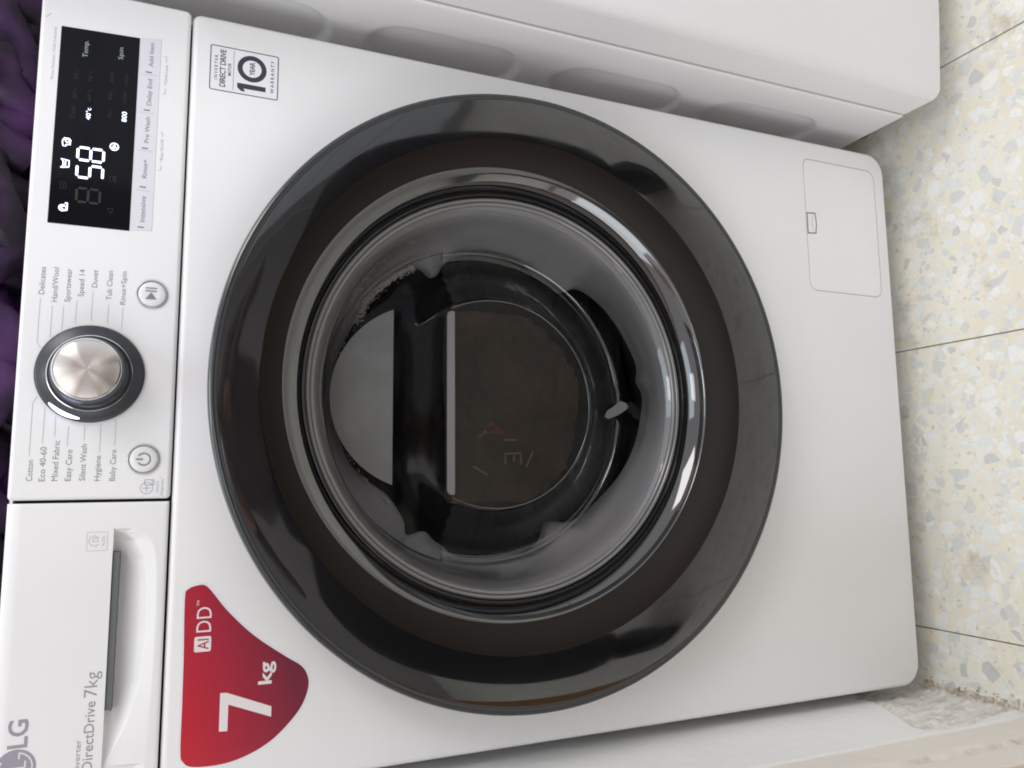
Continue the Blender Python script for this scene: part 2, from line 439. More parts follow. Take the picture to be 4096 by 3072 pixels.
def drawer():
    c1 = [(-105, 783.2), (-109.3, 783.0), (-111.0, 775.6), (-116.0, 768.8), (-130.7, 762.6), (-146.4, 760.2), (-180.8, 759.3), (-215.5, 762.1), (-243.3, 769.4), (-264.5, 778.9), (-271.5, 783.2)]
    def lower(c, x, ends):
        if x > ends[1] or x < ends[0]: return None
        for (xa, za), (xb, zb) in zip(c, c[1:]):
            if xb <= x <= xa: return za + (zb - za) * ((xa - x) / (xa - xb + 1e-9))
        return None
    def z1(x): return lower(c1, x, (-271.5, -109.3))
    c2 = [(-107.6, 783), (-108.3, 771), (-110.2, 766.5), (-113.7, 760.1), (-120.2, 756.4), (-133.6, 754.0), (-163.6, 753.0), (-210.7, 753.4), (-245.0, 754.6), (-274.4, 755.6), (-299, 756.5)]
    def z2(x): return lower(c2, x, (-299, -107.6))
    TOP = 782.9
    nx = 213; xs = [-299.6 + 210.8 * i / (nx - 1) for i in range(nx)]
    zs = [747.4 + 0.75 * k for k in range(int((TOP - 747.4) / .75) + 1)] + [TOP - .05, TOP + .1, TOP + 2] + [TOP + 2 + (849.7 - TOP - 2) * k / 14 for k in range(1, 15)]
    def depth(x, z):
        if z > TOP: return 0
        b = z2(x); a = z1(x)
        if b is None or z < b: return 0
        if a is None:
            # shelf that runs on to the left of the scoop
            if x < -260:
                t = min(1, (z - b) / 8); return 2.6 * t * t * (3 - 2 * t)
            return 2.0 * min(1, (z - b) / 4)
        if z < a:
            t = (z - b) / max(a - b, .5); return 2.8 * t
        t = (z - a) / max(TOP - a, 1)
        full = 9.5 * min(1, (TOP - a) / 20)
        return 2.8 + full * (math.sin(min(1, t * 1.15) * math.pi / 2) ** .8)
    V = []; F = []
    edge = 3.0
    for z in zs:
        for x in xs:
            y = depth(x, z)
            e = min(x + 299.6 , 849.7 - z, -88.8 - x, z - 747.4)
            if e < edge: y += (edge - math.sqrt(max(0, edge * edge - (edge - e) ** 2))) * (1 if (849.7 - z < edge or x + 299.6 < edge) else .35)
            V.append((x, y, z))
    n = nx
    for j in range(len(zs) - 1):
        for i in range(n - 1):
            F.append((j * n + i, j * n + i + 1, (j + 1) * n + i + 1, (j + 1) * n + i))
    # side skirts
    for seq in ([j * n for j in range(len(zs))], [j * n + n - 1 for j in range(len(zs))], list(range(n)), [(len(zs) - 1) * n + i for i in range(n)]):
        b = len(V)
        for k in seq: V.append((V[k][0], 14, V[k][2]))
        for k in range(len(seq) - 1): F.append((seq[k], seq[k + 1], b + k + 1, b + k))
    o = mk("detergent_drawer", V, F, M_panel, WM, True)
    o.data.set_sharp_from_angle(angle=R(38))
    return o
drawer_o = drawer()
slab("drawer_grip", [(-233.4, 778.6), (-124.4, 778.2), (-124.2, 782.6), (-232.8, 782.7)], 1.2, 12, .3, M_grip, drawer_o)

# printed words and marks --------------------------------------------------
Y = -.12
TX = [('Cotton', 'g', -73.2, 14.6, 835.6, 4.0), ('Eco 40-60', 'g', -73.4, 24.0, 828.0, 4.0), ('Mixed Fabric', 'g', -73.2, 28.4, 820.2, 4.0),
 ('Easy Care', 'g', -73.3, 22.1, 812.0, 4.0), ('Silent Wash', 'g', -73.2, 25.9, 803.1, 4.0), ('Hygiene', 'g', -73.4, 18.1, 793.8, 3.9), ('Baby Care', 'g', -73.5, 22.4, 784.1, 3.9),
 ('Delicates', 'g', 60.0, 20.2, 835.8, 3.8), ('Hand/Wool', 'g', 55.1, 25.4, 827.6, 3.8), ('Sportswear', 'g', 55.6, 25.0, 819.4, 3.8), ('Speed 14', 'g', 60.4, 20.2, 811.0, 3.8),
 ('Duvet', 'g', 67.9, 13.2, 802.5, 3.7), ('Tub Clean', 'g', 59.2, 22.3, 792.7, 3.8), ('Rinse+Spin', 'g', 56.5, 25.3, 783.5, 3.7),
 ('Intensive', 'd', 121.5, 20.2, 773.3, 3.7), ('Rinse+', 'd', 156.1, 14.8, 773.4, 3.5), ('Pre Wash', 'd', 184.5, 20.9, 773.2, 3.4), ('Delay End', 'd', 214.9, 21.5, 773.0, 3.5), ('Add Item', 'd', 246.7, 19.9, 772.9, 3.3),
 ('*Extra Function : Hold 3 seconds', 's', 222.6, 42.4, 839.2, 2.0), ('*Child Lock', 's', 233.7, 16.9, 762.4, 2.3), ('*Beep On/Off', 's', 171.0, 18.0, 762.9, 2.3),
 ('Smart', 's', -82.0, 8.1, 755.1, 1.9), ('Diagnosis', 's', -84.3, 11.8, 752.0, 1.9), ('TM', 's', -72.3, 1.5, 753.3, .8),
 ('40°c', 'lit', 195.9, 9.3, 813.4, 3.3), ('800', 'lit', 198.6, 7.9, 789.3, 3.5), ('Temp.', 'mid', 244.8, 13.6, 817.8, 3.6), ('Spin', 'mid', 248.2, 9.8, 794.1, 3.4),
 ('Cold', 'dim', 195.2, 8.9, 823.8, 3.0), ('20°c', 'dim', 211.0, 8.1, 823.4, 2.8), ('30°c', 'dim', 226.3, 7.8, 823.2, 2.8), ('60°c', 'dim', 211.3, 8.8, 813.9, 2.6), ('95°c', 'dim', 226.1, 8.9, 813.8, 2.6),
 ('No', 'dim', 200.1, 5.3, 799.7, 2.8), ('400', 'dim', 213.7, 7.1, 799.9, 2.5), ('600', 'dim', 228.7, 7.7, 799.6, 2.5), ('1000', 'dim', 213.0, 8.9, 790.1, 2.4), ('1200', 'dim', 228.1, 8.6, 789.6, 2.4)]
# display window: black glass with a light key strip below it
disp = slab("display_window", [(113.4, 783.3), (268.7, 783.0), (266.6, 836.2), (113.4, 836.9)], -.35, 2, .2, M_disp, panel)
strip = slab("key_strip", [(115.0, 768.0), (271.2, 767.8), (269.0, 782.7), (113.9, 782.9)], -.30, 2, .2, M_strip, panel)
STY = {'g': (M_print, Y, panel, 0), 'd': (M_key, -.42, strip, 0), 's': (M_faint, Y, panel, 0), 'lit': (M_lit, -.47, disp, .0), 'mid': (M_mid, -.47, disp, -.004), 'dim': (M_dim, -.47, disp, -.006)}
NM = {'g': 'program_name', 'd': 'key_name', 's': 'small_print', 'lit': 'lit_symbol', 'mid': 'display_word', 'dim': 'unlit_symbol'}
for s, st, x0, wd, z0, cap in TX:
    mt_, y_, par_, bo_ = STY[st]
    text(NM[st], s, x0, wd, z0, cap, y_, mt_, par_, bold=bo_)
leaders = [[(-55.5, 838.4), (-18.3, 838.3), (-13.7, 835.7)], [(-46.6, 830.8), (-21.1, 830.7)], [(-42.1, 823.6), (-27.7, 823.7)], [(-48.5, 815.5), (-34.0, 815.4)], [(-44.5, 805.2), (-33.9, 805.2)],
           [(-52.9, 795.0), (-32.8, 794.9)], [(-48.3, 785.4), (-28.9, 785.4)], [(57.3, 838.0), (25.2, 838.2), (21.1, 835.8)], [(52.4, 830.3), (28.8, 830.4)], [(52.7, 823.1), (35.1, 823.4)],
           [(57.4, 815.0), (40.3, 815.2)], [(65.3, 805.0), (42.6, 805.1)], [(56.2, 794.3), (41.6, 794.5)], [(53.8, 784.9), (37.6, 785.0)]]
for ln in leaders: strokes("leader_line", [ln], .42, Y, M_lead, panel)
for a in (148.9, 179.9, 210.8, 241.9, 117.2): strokes("key_mark", [[(a, 778.0), (a, 773.6)]], 1.05, -.42, M_key, strip)
for a, b in (((146.0, 780.1), (146.3, 770.4)), ((177.8, 780.5), (178.1, 770.2)), ((208.5, 780.3), (208.8, 770.0)), ((239.6, 780.1), (240.1, 769.7))):
    strokes("key_divider", [[a, b]], .35, -.42, M_lead, strip)
for _ln in ([[(252.3, 763.6), (257.2, 763.7), (257.1, 765.8)], [(231.1, 763.5), (226.5, 763.5), (226.4, 765.7)], [(191.3, 763.8), (194.5, 763.9), (194.3, 765.9)], [(167.8, 764.0), (164.2, 764.0), (164.1, 765.9)]]): strokes("bracket_mark", [_ln], .42, Y, M_faint, panel)
# smart diagnosis symbol
strokes("diagnosis_symbol", [['c'] + circ(-78.9, 763.1, 4.1), [(-81.4, 763.1), (-76.6, 763.1)], [(-79.0, 765.5), (-79.0, 760.7)], ['c', (-76.6, 758.2), (-72.9, 758.2), (-72.9, 764.6), (-76.6, 764.6)], [(-76.6, 759.4), (-72.9, 759.4)]], .5, Y, M_faint, panel)

# seven segment digits: bars with pointed ends
def seg7(x0, z0, w_, h_, on, wd=1.75, lean=.13):
    g = wd / 2
    P_ = {'a': ((0, h_), (w_, h_)), 'd': ((0, 0), (w_, 0)), 'g': ((0, h_ / 2), (w_, h_ / 2)), 'f': ((0, h_ / 2), (0, h_)), 'b': ((w_, h_ / 2), (w_, h_)), 'e': ((0, 0), (0, h_ / 2)), 'c': ((w_, 0), (w_, h_ / 2))}
    out = []
    for k in on:
        a, b = (Vector(q) for q in P_[k]); d = (b - a).normalized(); n_ = Vector((-d.y, d.x)); a = a + d * .75; b = b - d * .75
        pts = [a, a + d * g * .7 - n_ * g, b - d * g * .7 - n_ * g, b, b - d * g * .7 + n_ * g, a + d * g * .7 + n_ * g]
        out.append([(x0 + p.x, z0 + p.y) for p in pts])
    return out
for x0, z0, w_, h_, on, mt_ in ((150.4, 803.3, 9.6, 16.9, 'afgcd', M_lit), (163.9, 803.3, 9.6, 17.0, 'abcdefg', M_lit), (131.6, 804.3, 10.5, 15.2, 'abcdefg', M_dim)):
    for pts in seg7(x0, z0, w_, h_, on): poly("digit_segment", pts, -.47, mt_, disp)
# lit symbols along the top of the display
strokes("lit_symbol", [['c'] + circ(125.6, 827.9, 2.3, 20, 340, 20), [(123.6, 826.0), (124.2, 825.0), (129.3, 825.0), (129.3, 826.6)], [(124.2, 827.2), (125.7, 829.2), (127.3, 827.0)]], .75, -.47, M_lit, disp)
strokes("lit_symbol", [['c', (156.2, 830.6), (158.0, 829.3), (161.0, 829.3), (162.7, 830.6), (162.4, 828.3), (161.9, 825.6), (157.1, 825.6), (156.5, 828.3)], [(157.2, 827.8), (161.8, 827.8)], [(158.6, 829.2), (159.5, 828.4), (160.4, 829.2)]], .7, -.47, M_lit, disp)
strokes("lit_symbol", [['c', (173.0, 830.2), (175.0, 830.6), (177.2, 830.6), (179.2, 829.4), (178.2, 828.2), (177.9, 825.6), (174.4, 825.6), (174.2, 828.2), (173.0, 828.3)], ['c'] + circ(177.5, 827.3, 1.6, n=16)], .7, -.47, M_lit, disp)
strokes("lit_symbol", [['c'] + circ(177.6, 796.5, 2.75, n=24), [(175.2, 797.6), (177.0, 796.2), (178.2, 797.2), (179.8, 795.6)], [(176.6, 794.4), (177.6, 796.2), (176.4, 798.6)]], .7, -.47, M_lit, disp)
strokes("unlit_symbol", [['c', (139.8, 829.8), (141.5, 830.2), (145.4, 830.2), (145.0, 826.6), (140.4, 826.6)], [(141, 828), (144, 828.4)]], .35, -.47, M_dim, disp)
strokes("unlit_symbol", [['c'] + circ(152.2, 797, 1.9, -40, 220, 14), [(149.8, 795.4), (154.8, 795.4), (154.8, 794.3), (149.8, 794.3)]], .35, -.47, M_dim, disp)
strokes("unlit_symbol", [['c', (125.2, 796.2), (126.6, 797.8), (129.0, 798.6), (129.0, 795.0), (126.6, 795.6)]], .35, -.47, M_dim, disp)

# knob
kx, kz = 3.7, 803.3
knob = lathe("program_knob", [(35.2, 0), (35.6, -1.5), (35.0, -3.0), (33.6, -3.8), (26.5, -4.4), (25.6, -5.4), (25.0, -9), (24.2, -16), (23.4, -21), (22.6, -24.6), (21.6, -26.4), (20.6, -27)], M_knob, panel, kx, kz, 96)
lathe("knob_ring", [(28.0, -4.2), (27.7, -5.0), (27.1, -5.1), (26.8, -4.2)], M_chrome, knob, kx, kz, 96)
lathe("knob_rim", [(21.9, -26.0), (21.5, -27.0), (20.7, -27.2), (20.4, -26.7)], M_chrome, knob, kx, kz, 96)
cap = lathe("knob_cap", [(20.4, -26.7), (20.1, -26.9), (8, -26.9), (.05, -26.9)], M_brush, knob, kx, kz, 96)
poly_led = []
a0, a1 = 132, 171
V = []; F = []
for i in range(13):
    a = R(a0 + (a1 - a0) * i / 12)
    wd_ = math.sin(math.pi * (i + .35) / 12.7) ** .5
    for r_, y_ in ((33.3 - 1.3 * wd_, -4.0), (33.3 + 1.3 * wd_, -3.9)): V.append((kx + r_ * math.cos(a), y_, kz + r_ * math.sin(a)))
for i in range(12): F.append((2 * i, 2 * i + 1, 2 * i + 3, 2 * i + 2))
led = mk("knob_indicator", V, F, M_led, knob, True)
# move the lamp strip a hair off the disc
for v in led.data.vertices: v.co.y -= .0004

# buttons
for bx, bz, nm in ((66.0, 765.8, 'play_button'), (-57.9, 766.0, 'power_button')):
    b_ = lathe(nm, [(9.3, 0.4), (9.3, -.7), (8.7, -1.2), (5, -1.0), (.05, -.9)], M_btn, panel, bx, bz, 64)
    lathe("button_ring", [(11.1, 0), (11.0, -.9), (10.4, -1.3), (9.9, -1.2), (9.5, .3)], M_btnring, b_, bx, bz, 64)
    if nm == 'play_button':
        poly("play_symbol", [(62.0, 762.4), (67.3, 766.3), (62.0, 770.2)], -1.25, M_print, b_)
        for a in (68.3, 70.5): strokes("play_symbol", [[(a, 762.5), (a, 770.2)]], .85, -1.3, M_print, b_)
    else:
        strokes("power_symbol", [circ(bx, bz - .2, 4.3, 125, 415, 30), [(bx, bz + .4), (bx, bz + 5.0)]], .95, -1.3, M_print, b_)

# drawer front print
for s, x0, wd, z0, cap_, bo in (('DirectDrive', -271.0, 45.6, 788.7, 6.6, .004), ('7kg', -222.4, 16.9, 788.0, 8.6, -.004), ('Inverter', -271.6, 21.6, 796.2, 3.7, 0)):
    text("drawer_print", s, x0, wd, z0, cap_, Y, M_print2, drawer_o, bold=bo)
text("logo_letters", 'LG', -250.6, 18.3, 828.3, 11.8, Y, M_logo, drawer_o, bold=.02)
lg = [(-263.2 + 13.4 * math.cos(R(a)), 834.0 + 13.4 * math.sin(R(a))) for a in range(0, 360, 6)]
lo_ = poly("logo_disc", [( -263.2 + 11.9 * math.cos(R(a)), 834.0 + 11.9 * math.sin(R(a))) for a in range(0, 360, 6)], Y, M_logo, drawer_o)
strokes("logo_face", [circ(-263.2, 834.0, 9.6, 60, 350, 36) + [(-257.6, 832.4)], [(-263.2, 840.0), (-263.2, 828.6), (-259.0, 828.6)]], .8, -.2, M_stick, lo_)
strokes("logo_face", [['c'] + circ(-267.6, 837.6, 1.0, n=14)], .9, -.2, M_stick, lo_)
# small square emblem by the grip: head outline with letters
strokes("drawer_emblem", [['c', (-122.6, 786.7), (-109.6, 786.7), (-109.6, 799.5), (-122.6, 799.5)]], .28, Y, M_faint, drawer_o)
strokes("drawer_emblem", [[(-118.4, 792.0), (-118.6, 793.2), (-119.8, 793.6), (-119.0, 795.2), (-118.6, 797.0), (-116.8, 798.3), (-114.4, 798.2), (-112.6, 796.6), (-112.2, 794.4), (-113.2, 792.8), (-113.4, 791.6)],
                         ['c', (-116.2, 795.8), (-114.6, 795.8), (-113.4, 794.4), (-114.6, 792.6), (-116.2, 792.6)]], .38, Y, M_faint, drawer_o)
text("drawer_emblem", 'AI DD', -119.6, 7.0, 788.2, 2.0, Y, M_faint, drawer_o)

# red capacity sticker
STK = [(-150.3, 724.4), (-152.9, 732.0), (-160.0, 734.2), (-200.8, 733.4), (-236.2, 733.1), (-266.4, 733.0), (-274.2, 731.0), (-278.6, 724.1), (-279.5, 705.8), (-276.1, 688.4), (-267.8, 670.7), (-255.1, 656.3), (-243.8, 647.8), (-231.8, 643.7), (-223.0, 644.5), (-215.0, 649.7), (-206.3, 662.5), (-189.4, 685.1), (-170.7, 703.7), (-156.4, 714.8), (-151.2, 719.7)]
out = spline(STK, 5)
# orient ccw
def area2(p): return sum(p[i - 1][0] * p[i][1] - p[i][0] * p[i - 1][1] for i in range(len(p)))
if area2(out) < 0: out = out[::-1]
ster = slab("capacity_sticker", inset(out, -1.5), -.14, 0.5, .02, M_stick, WM, smooth=False, label="red and maroon triangular sticker with white lettering")
poly("sticker_print", inset(out, .2), -.20, M_red, ster)
poly("sticker_numeral", [(-256.2, 707.3), (-229.2, 707.3), (-229.4, 702.9), (-242.7, 670.8), (-250.2, 670.8), (-237.9, 701.4), (-256.6, 701.5)][::-1], -.26, M_wprint, ster)
text("sticker_letters", 'kg', -226.2, 16.2, 671.4, 9.8, -.26, M_wprint, ster, bold=.022)
text("sticker_letters", 'DD', -184.6, 17.9, 715.2, 10.9, -.26, M_wprint, ster, bold=-.004)
text("sticker_letters", 'TM', -165.6, 3.9, 723.8, 2.0, -.26, M_wprint, ster)
bx_ = slab("sticker_badge", rrect(-198.6, -187.7, 714.9, 726.4, (1.3,) * 4, 5), -.26, -.1, .01, M_wprint, ster, smooth=False)
text("sticker_letters", 'AI', -197.1, 7.6, 716.6, 8.0, -.33, M_redprint, ster, bold=.006)

# warranty label
wl = slab("warranty_label", rrect(237.0, 275.7, 678.9, 732.1, (1.6,) * 4, 5), -.12, .5, .02, M_stick, WM, smooth=False)
strokes("label_frame", [['c'] + rrect(237.5, 275.2, 679.4, 731.6, (1.5,) * 4, 5)], .75, -.18, M_ink, wl)
for s, x0, wd, z0, cp_, bo, spc in (('INVERTER', 246.2, 21.0, 726.1, 2.5, .012, 1.5), ('DIRECT DRIVE', 240.9, 31.9, 720.1, 4.5, .018, .92), ('MOTOR', 251.3, 10.8, 715.9, 2.5, .016, 1), ('YEAR', 255.0, 11.4, 697.8, 4.0, .022, .95), ('WARRANTY', 242.5, 28.5, 682.4, 2.9, .012, 1.45)):
    text("label_words", s, x0, wd, z0, cp_, -.18, M_ink, wl, bold=bo, space=spc)
strokes("label_rule", [[(239.6, 714.0), (273.3, 714.0)]], .3, -.18, M_ink, wl)
poly("label_numeral", [(246.7, 710.9), (242.7, 710.9), (240.0, 707.8), (240.0, 704.6), (242.5, 706.0), (242.5, 688.8), (246.7, 688.8)][::-1], -.18, M_ink, wl)
strokes("label_numeral", [['c'] + circ(260.5, 699.8, 9.35, n=48)], 4.0, -.18, M_ink, wl)

# filter cover
fc_ = slab("filter_cover", rrect(128.0, 277.2, 10.2, 115.4, (9, 11, 7, 9), 8), -.45, 2, .5, M_white, WM)
strokes("cover_seam", [['c'] + rrect(127.5, 277.7, 9.7, 115.9, (9.5, 11.5, 7.5, 9.5), 8)], .7, -.03, mat("seam_grey", (.30, .30, .31), .6), WM)
strokes("cover_notch", [['c', (191.6, 114.8), (192.6, 103.6), (203.5, 102.2), (215.4, 103.2), (214.6, 114.8)]], 1.5, -.5, mat("notch_grey", (.20, .185, .16), .6), fc_)
strokes("cover_notch", [[(194.5, 106.4), (203.5, 109.0), (213.0, 106.4)]], .6, -.5, mat("notch_grey2", (.35, .33, .30), .6), fc_)

# feet
for fx, fy in ((-250, 70), (250, 70), (-250, 500), (250, 500)):
    V = []; F = []
    n = 24
    for r_, z in ((22, FZ), (22, FZ + 8), (9, FZ + 10), (9, -5)):
        V += [(fx + r_ * math.cos(2 * math.pi * i / n), fy + r_ * math.sin(2 * math.pi * i / n), z) for i in range(n)]
    for L in range(3): F += [(L * n + i, L * n + (i + 1) % n, (L + 1) * n + (i + 1) % n, (L + 1) * n + i) for i in range(n)]
    mk("foot", V, F, M_dark, WM)

# ---- door
DZ = 460
door = lathe("door", [(255, 1, 0), (259, -2, 0), (262.5, -9, 0), (264.6, -20, 0), (265.3, -28, 0), (265.2, -32, 0), (264.2, -34.8, 0)], M_bevel, WM, 0, DZ, 256)
lathe("door_lip", [(264.2, -34.8, 0), (262.6, -36.1, 0), (260.6, -36.2, 0), (259.6, -35.6, 0), (258.6, -35.5, 0)], M_bevel, door, 0, DZ, 256)
lathe("outer_ring", [(258.6, -35.5, 0, 0), (257, -35.8, .1, .2), (240, -35.3, 1.2, 4.6), (223.4, -34.6, 2.2, 8.3), (220.4, -34.4, 2.4, 8.9)], M_black, door, 0, DZ, 256, sharp=80)
lathe("inner_band", [(220.4, -34.4, 2.4, 8.9), (219.6, -31.5, 2.6, 8.8), (216.4, -24, 3.5, 8.6), (211.6, -16.2, 4.4, 8.4), (206.6, -10.4, 5.0, 8.2), (202.0, -6.6, 5.4, 8.1)], M_band, door, 0, DZ, 256)
lathe("trim_ring", [(202.0, -6.6, 5.4, 8.1), (200.8, -6.3, 5.1, 7.6), (197.8, -3.6, 4.0, 5.6), (194.6, -.3, 2.9, 3.6)], mat("trim_gloss", (.035, .035, .034), .07, coat=1.0, spec=.9), door, 0, DZ, 256)
lathe("bezel", [(194.6, -.3, 2.9, 3.6), (193.4, .9, 2.9, 3.6), (191.2, 3.6, 3.0, 3.8), (189.0, 6.8, 3.2, 4.0), (187.2, 10, 3.4, 4.2), (185.8, 13.6, 3.7, 4.4), (184.9, 20, 3.9, 4.5)], M_bezel, door, 0, DZ, 256, sharp=60)
lathe("glass_rim", [(r_, y_, 3.9, 4.5) for r_, y_ in ((184.9, 20), (184.2, 18.2), (182.8, 17.5), (181.4, 18.2), (180.8, 19.6), (179.9, 18.4), (178.4, 18.2), (177.2, 19.4), (176.4, 21.2))], M_glassrim, door, 0, DZ, 256, sharp=80)
bowl = lathe("glass_bowl", [(176.4, 21.2, 3.9, 4.5), (174.3, 23.6, 3.8, 4.4), (172.1, 26.7, 3.6, 4.3), (170.1, 30.2, 3.5, 4.2), (168.7, 34.5, 3.3, 4.1), (167.6, 46, 3, 4), (166, 62, 2, 3.6), (163, 79, 1.2, 3.2), (160.6, 89, .6, 3), (157.5, 94, .4, 2.8), (152, 97, 0, 2.4), (145, 96, 0, 2), (136, 92, -.2, 1.4), (124, 82, -.5, .8), (113, 72, -1, .2), (106, 66, -1, 0), (102, 64.2, -1, 0), (101, 64.0, -1, 0)], M_glass, door, 0, DZ, 192)
# flat face of the bowl, a circle cut by a straight chord
ch = 506.5; cx = -1; rr = 100.9
aa = math.degrees(math.asin((ch - DZ) / rr))
disc_pts = circ(cx, DZ, rr, 180 - aa, 360 + aa, 90)
poly("bowl_face", disc_pts, 64.0, M_glass2, door)
# above the chord the dome gives way to a slope and a flat half-moon facet
BP = [(160.6, 89), (157.5, 94), (152, 97), (145, 96), (136, 92), (124, 82), (113, 72), (106, 66), (102, 64.2), (0, 64)]
def dome_y(r_):
    for (ra, ya), (rb, yb) in zip(BP, BP[1:]):
        if rb <= r_ <= ra: return ya + (yb - ya) * (ra - r_) / (ra - rb)
    return 92
bm = bmesh.new(); bm.from_mesh(bowl.data)
kill = []
for f in bm.faces:
    c = f.calc_center_median() * 1000
    if c.z > ch and all(math.hypot(v.co.x * 1000 - .4, v.co.z * 1000 - DZ - 2.8) < 158.9 for v in f.verts) and c.y > 60: kill.append(f)
bmesh.ops.delete(bm, geom=kill, context='FACES'); bm.to_mesh(bowl.data); bm.free()
z2 = 560.0; r2 = 157.6
V = []; F = []; nx = 60; nz_ = 30; ZT = 621.6
for j in range(nz_ + 1):
    t = j / nz_; z = ch - 1 + (ZT - ch + 1) * t; hw = math.sqrt(max(.01, 159.3 ** 2 - (z - DZ - 2.8) ** 2))
    tt = min(1, (z - ch + 1) / 53); tt = tt * tt * (3 - 2 * tt)
    yf = 79 + max(0, z - 560) / 62 * 12
    for i in range(nx + 1):
        x = -hw + 2 * hw * i / nx; r_ = math.hypot(x, z - DZ)
        V.append((x, (1 - tt) * dome_y(min(r_, 157.8)) + tt * (yf + max(0, 90 - yf) * (abs(x) / hw) ** 4), z))
for j in range(nz_):
    for i in range(nx): a = j * (nx + 1) + i; F.append((a, a + 1, a + nx + 2, a + nx + 1))
mk("bowl_slope", V, F, glass("smoked_slope", (.62, .62, .63), .22, .08, .004), door, True)
def bead(name, pts, y, r_, mt_, par):
    V = []; F = []; M_ = 10; n = len(pts)
    for i in range(n):
        a = Vector(pts[max(i - 1, 0)]); b = Vector(pts[min(i + 1, n - 1)]); d = (b - a).normalized(); nn = Vector((-d.y, d.x))
        for q in range(M_):
            an = 2 * math.pi * q / M_
            V.append((pts[i][0] + nn.x * math.cos(an) * r_, y + math.sin(an) * r_, pts[i][1] + nn.y * math.cos(an) * r_))
    for i in range(n - 1):
        for q in range(M_): q2 = (q + 1) % M_; F.append((i * M_ + q, i * M_ + q2, (i + 1) * M_ + q2, (i + 1) * M_ + q))
    return mk(name, V, F, mt_, par, True)
bead("face_rim", circ(cx, DZ, rr + .6, 180 - aa, 360 + aa, 120), 64.2, .9, mat("rim_bead", (.02, .02, .021), .06, coat=1, spec=1), door)
xh = math.sqrt(rr * rr - (ch - DZ) ** 2)
# edge along the chord, its reflected light painted grey, with rounded ends
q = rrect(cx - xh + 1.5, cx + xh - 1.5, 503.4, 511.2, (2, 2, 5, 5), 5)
slab("bowl_chord_edge", q, 63.2, 66, .6, M_chord_reflection, door)
M_facet_reflection = mottle(mat("facet_reflection_grey", (.20, .20, .197), .33), (.165, .168, .166), (.205, .207, .204), 30)  # diffuse grey paints in the bright reflection on the half-moon facet
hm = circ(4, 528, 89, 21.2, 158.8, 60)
mk("half_moon_facet", [(x, 77.6 + (z - z2) / 62 * 12, z) for x, z in hm], [tuple(range(len(hm)))], M_facet_reflection, door)

# ---- gasket and drum
GB = [(79.6, 590.1), (108.5, 569.0), (141.5, 530.4), (140.4, 513.2), (149.2, 497.1), (159.6, 480.8), (165.0, 444.2), (157.1, 406.5), (145.1, 390.5), (135.1, 367.7), (137.5, 340.8), (121.5, 310.3), (95.3, 286.5), (59.1, 266.3), (22.2, 256.9), (-27.2, 265.9), (-63.4, 284.8), (-92.7, 313.2), (-117.9, 347.0), (-122.7, 376.1), (-136.2, 388.9), (-148.0, 404.6), (-153.1, 440.9), (-153.1, 470.1), (-148.2, 490.0), (-138.5, 501.3), (-132.5, 520.7), (-128.0, 537.0), (-112.4, 539.8), (-88.7, 556.1), (-75.5, 574.7), (-57.4, 593.2), (-31.7, 603.9), (-0.8, 610.8), (35.8, 608.9)]
GB = [(x, z) for x, z in GB]
gb = spline(GB, 6)
gb.sort(key=lambda p: math.atan2(p[1] - DZ, p[0] - 4))
n = len(gb)
V = []; F = []
rings = [(1.0, 110, 190), (0.0, 110, 0)]
prof = [(0.0, 24), (.12, 40), (.2, 48), (.32, 64), (.45, 76), (.55, 82), (.66, 92), (.8, 104), (.93, 109), (1.0, 113), (.985, 122)]
for t, y in prof:
    for x, z in gb:
        a = math.atan2(z - DZ, x - 4)
        rin = math.hypot(x - 4, z - DZ); ro = 181
        if t >= .93:
          for bx_0, bz_0 in ((142, 512), (137, 356), (-131, 378), (-133, 522), (35, 262)): rin -= 8.5 * math.exp(-((x - bx_0) ** 2 + (z - bz_0) ** 2) / 110)
        r_ = ro + (rin - ro) * t
        for ya_, yb_, ra_, rb_ in ((20, 30, 177, 170), (30, 79, 170, 163), (79, 89, 163, 160.6), (89, 98, 160.6, 154)):
            if ya_ <= y < yb_: r_ = max(r_, ra_ + (rb_ - ra_) * (y - ya_) / (yb_ - ya_) + 6.5)
        V.append((4 + r_ * math.cos(a) , y, DZ + r_ * math.sin(a)))
for L in range(len(prof) - 1):
    for i in range(n):
        j = (i + 1) % n; F.append((L * n + i, L * n + j, (L + 1) * n + j, (L + 1) * n + i))
gk = mk("door_gasket", V, F, M_gasket, WM, True)
lathe("wash_drum", [(215, 16, 3), (215, 125, 3), (235, 130, 3), (240, 140, 3), (240, 470, 3), (.1, 480, 3)], M_drum, WM, 0, DZ, 96)

# ---------------------------------------------------------------- things in and on the porthole
def laundry():
    V = []; F = []; NR = 60; NA = 120
    for i in range(NR + 1):
        r_ = 205 * i / NR
        for k in range(NA):
            a = 2 * math.pi * k / NA
            x = r_ * math.cos(a); z = DZ + r_ * math.sin(a)
            nz = noise.noise(Vector((x * .012, z * .03, 3.1))) * 26 + noise.noise(Vector((x * .035, z * .06, 9.1))) * 9 + noise.noise(Vector((x * .1, z * .13, 1.1))) * 2.5
            y = 138 + nz - 12 * math.exp(-(r_ / 90) ** 2)
            V.append((x, max(y, 121), z))
    for i in range(NR):
        for k in range(NA):
            j = (k + 1) % NA; F.append((i * NA + k, i * NA + j, (i + 1) * NA + j, (i + 1) * NA + k))
    o = mk("laundry", V, F, M_cloth, None, True)
    o['label'] = "black rumpled laundry pressed against the glass inside the drum"; o['category'] = 'laundry'
    return o
lau = laundry()
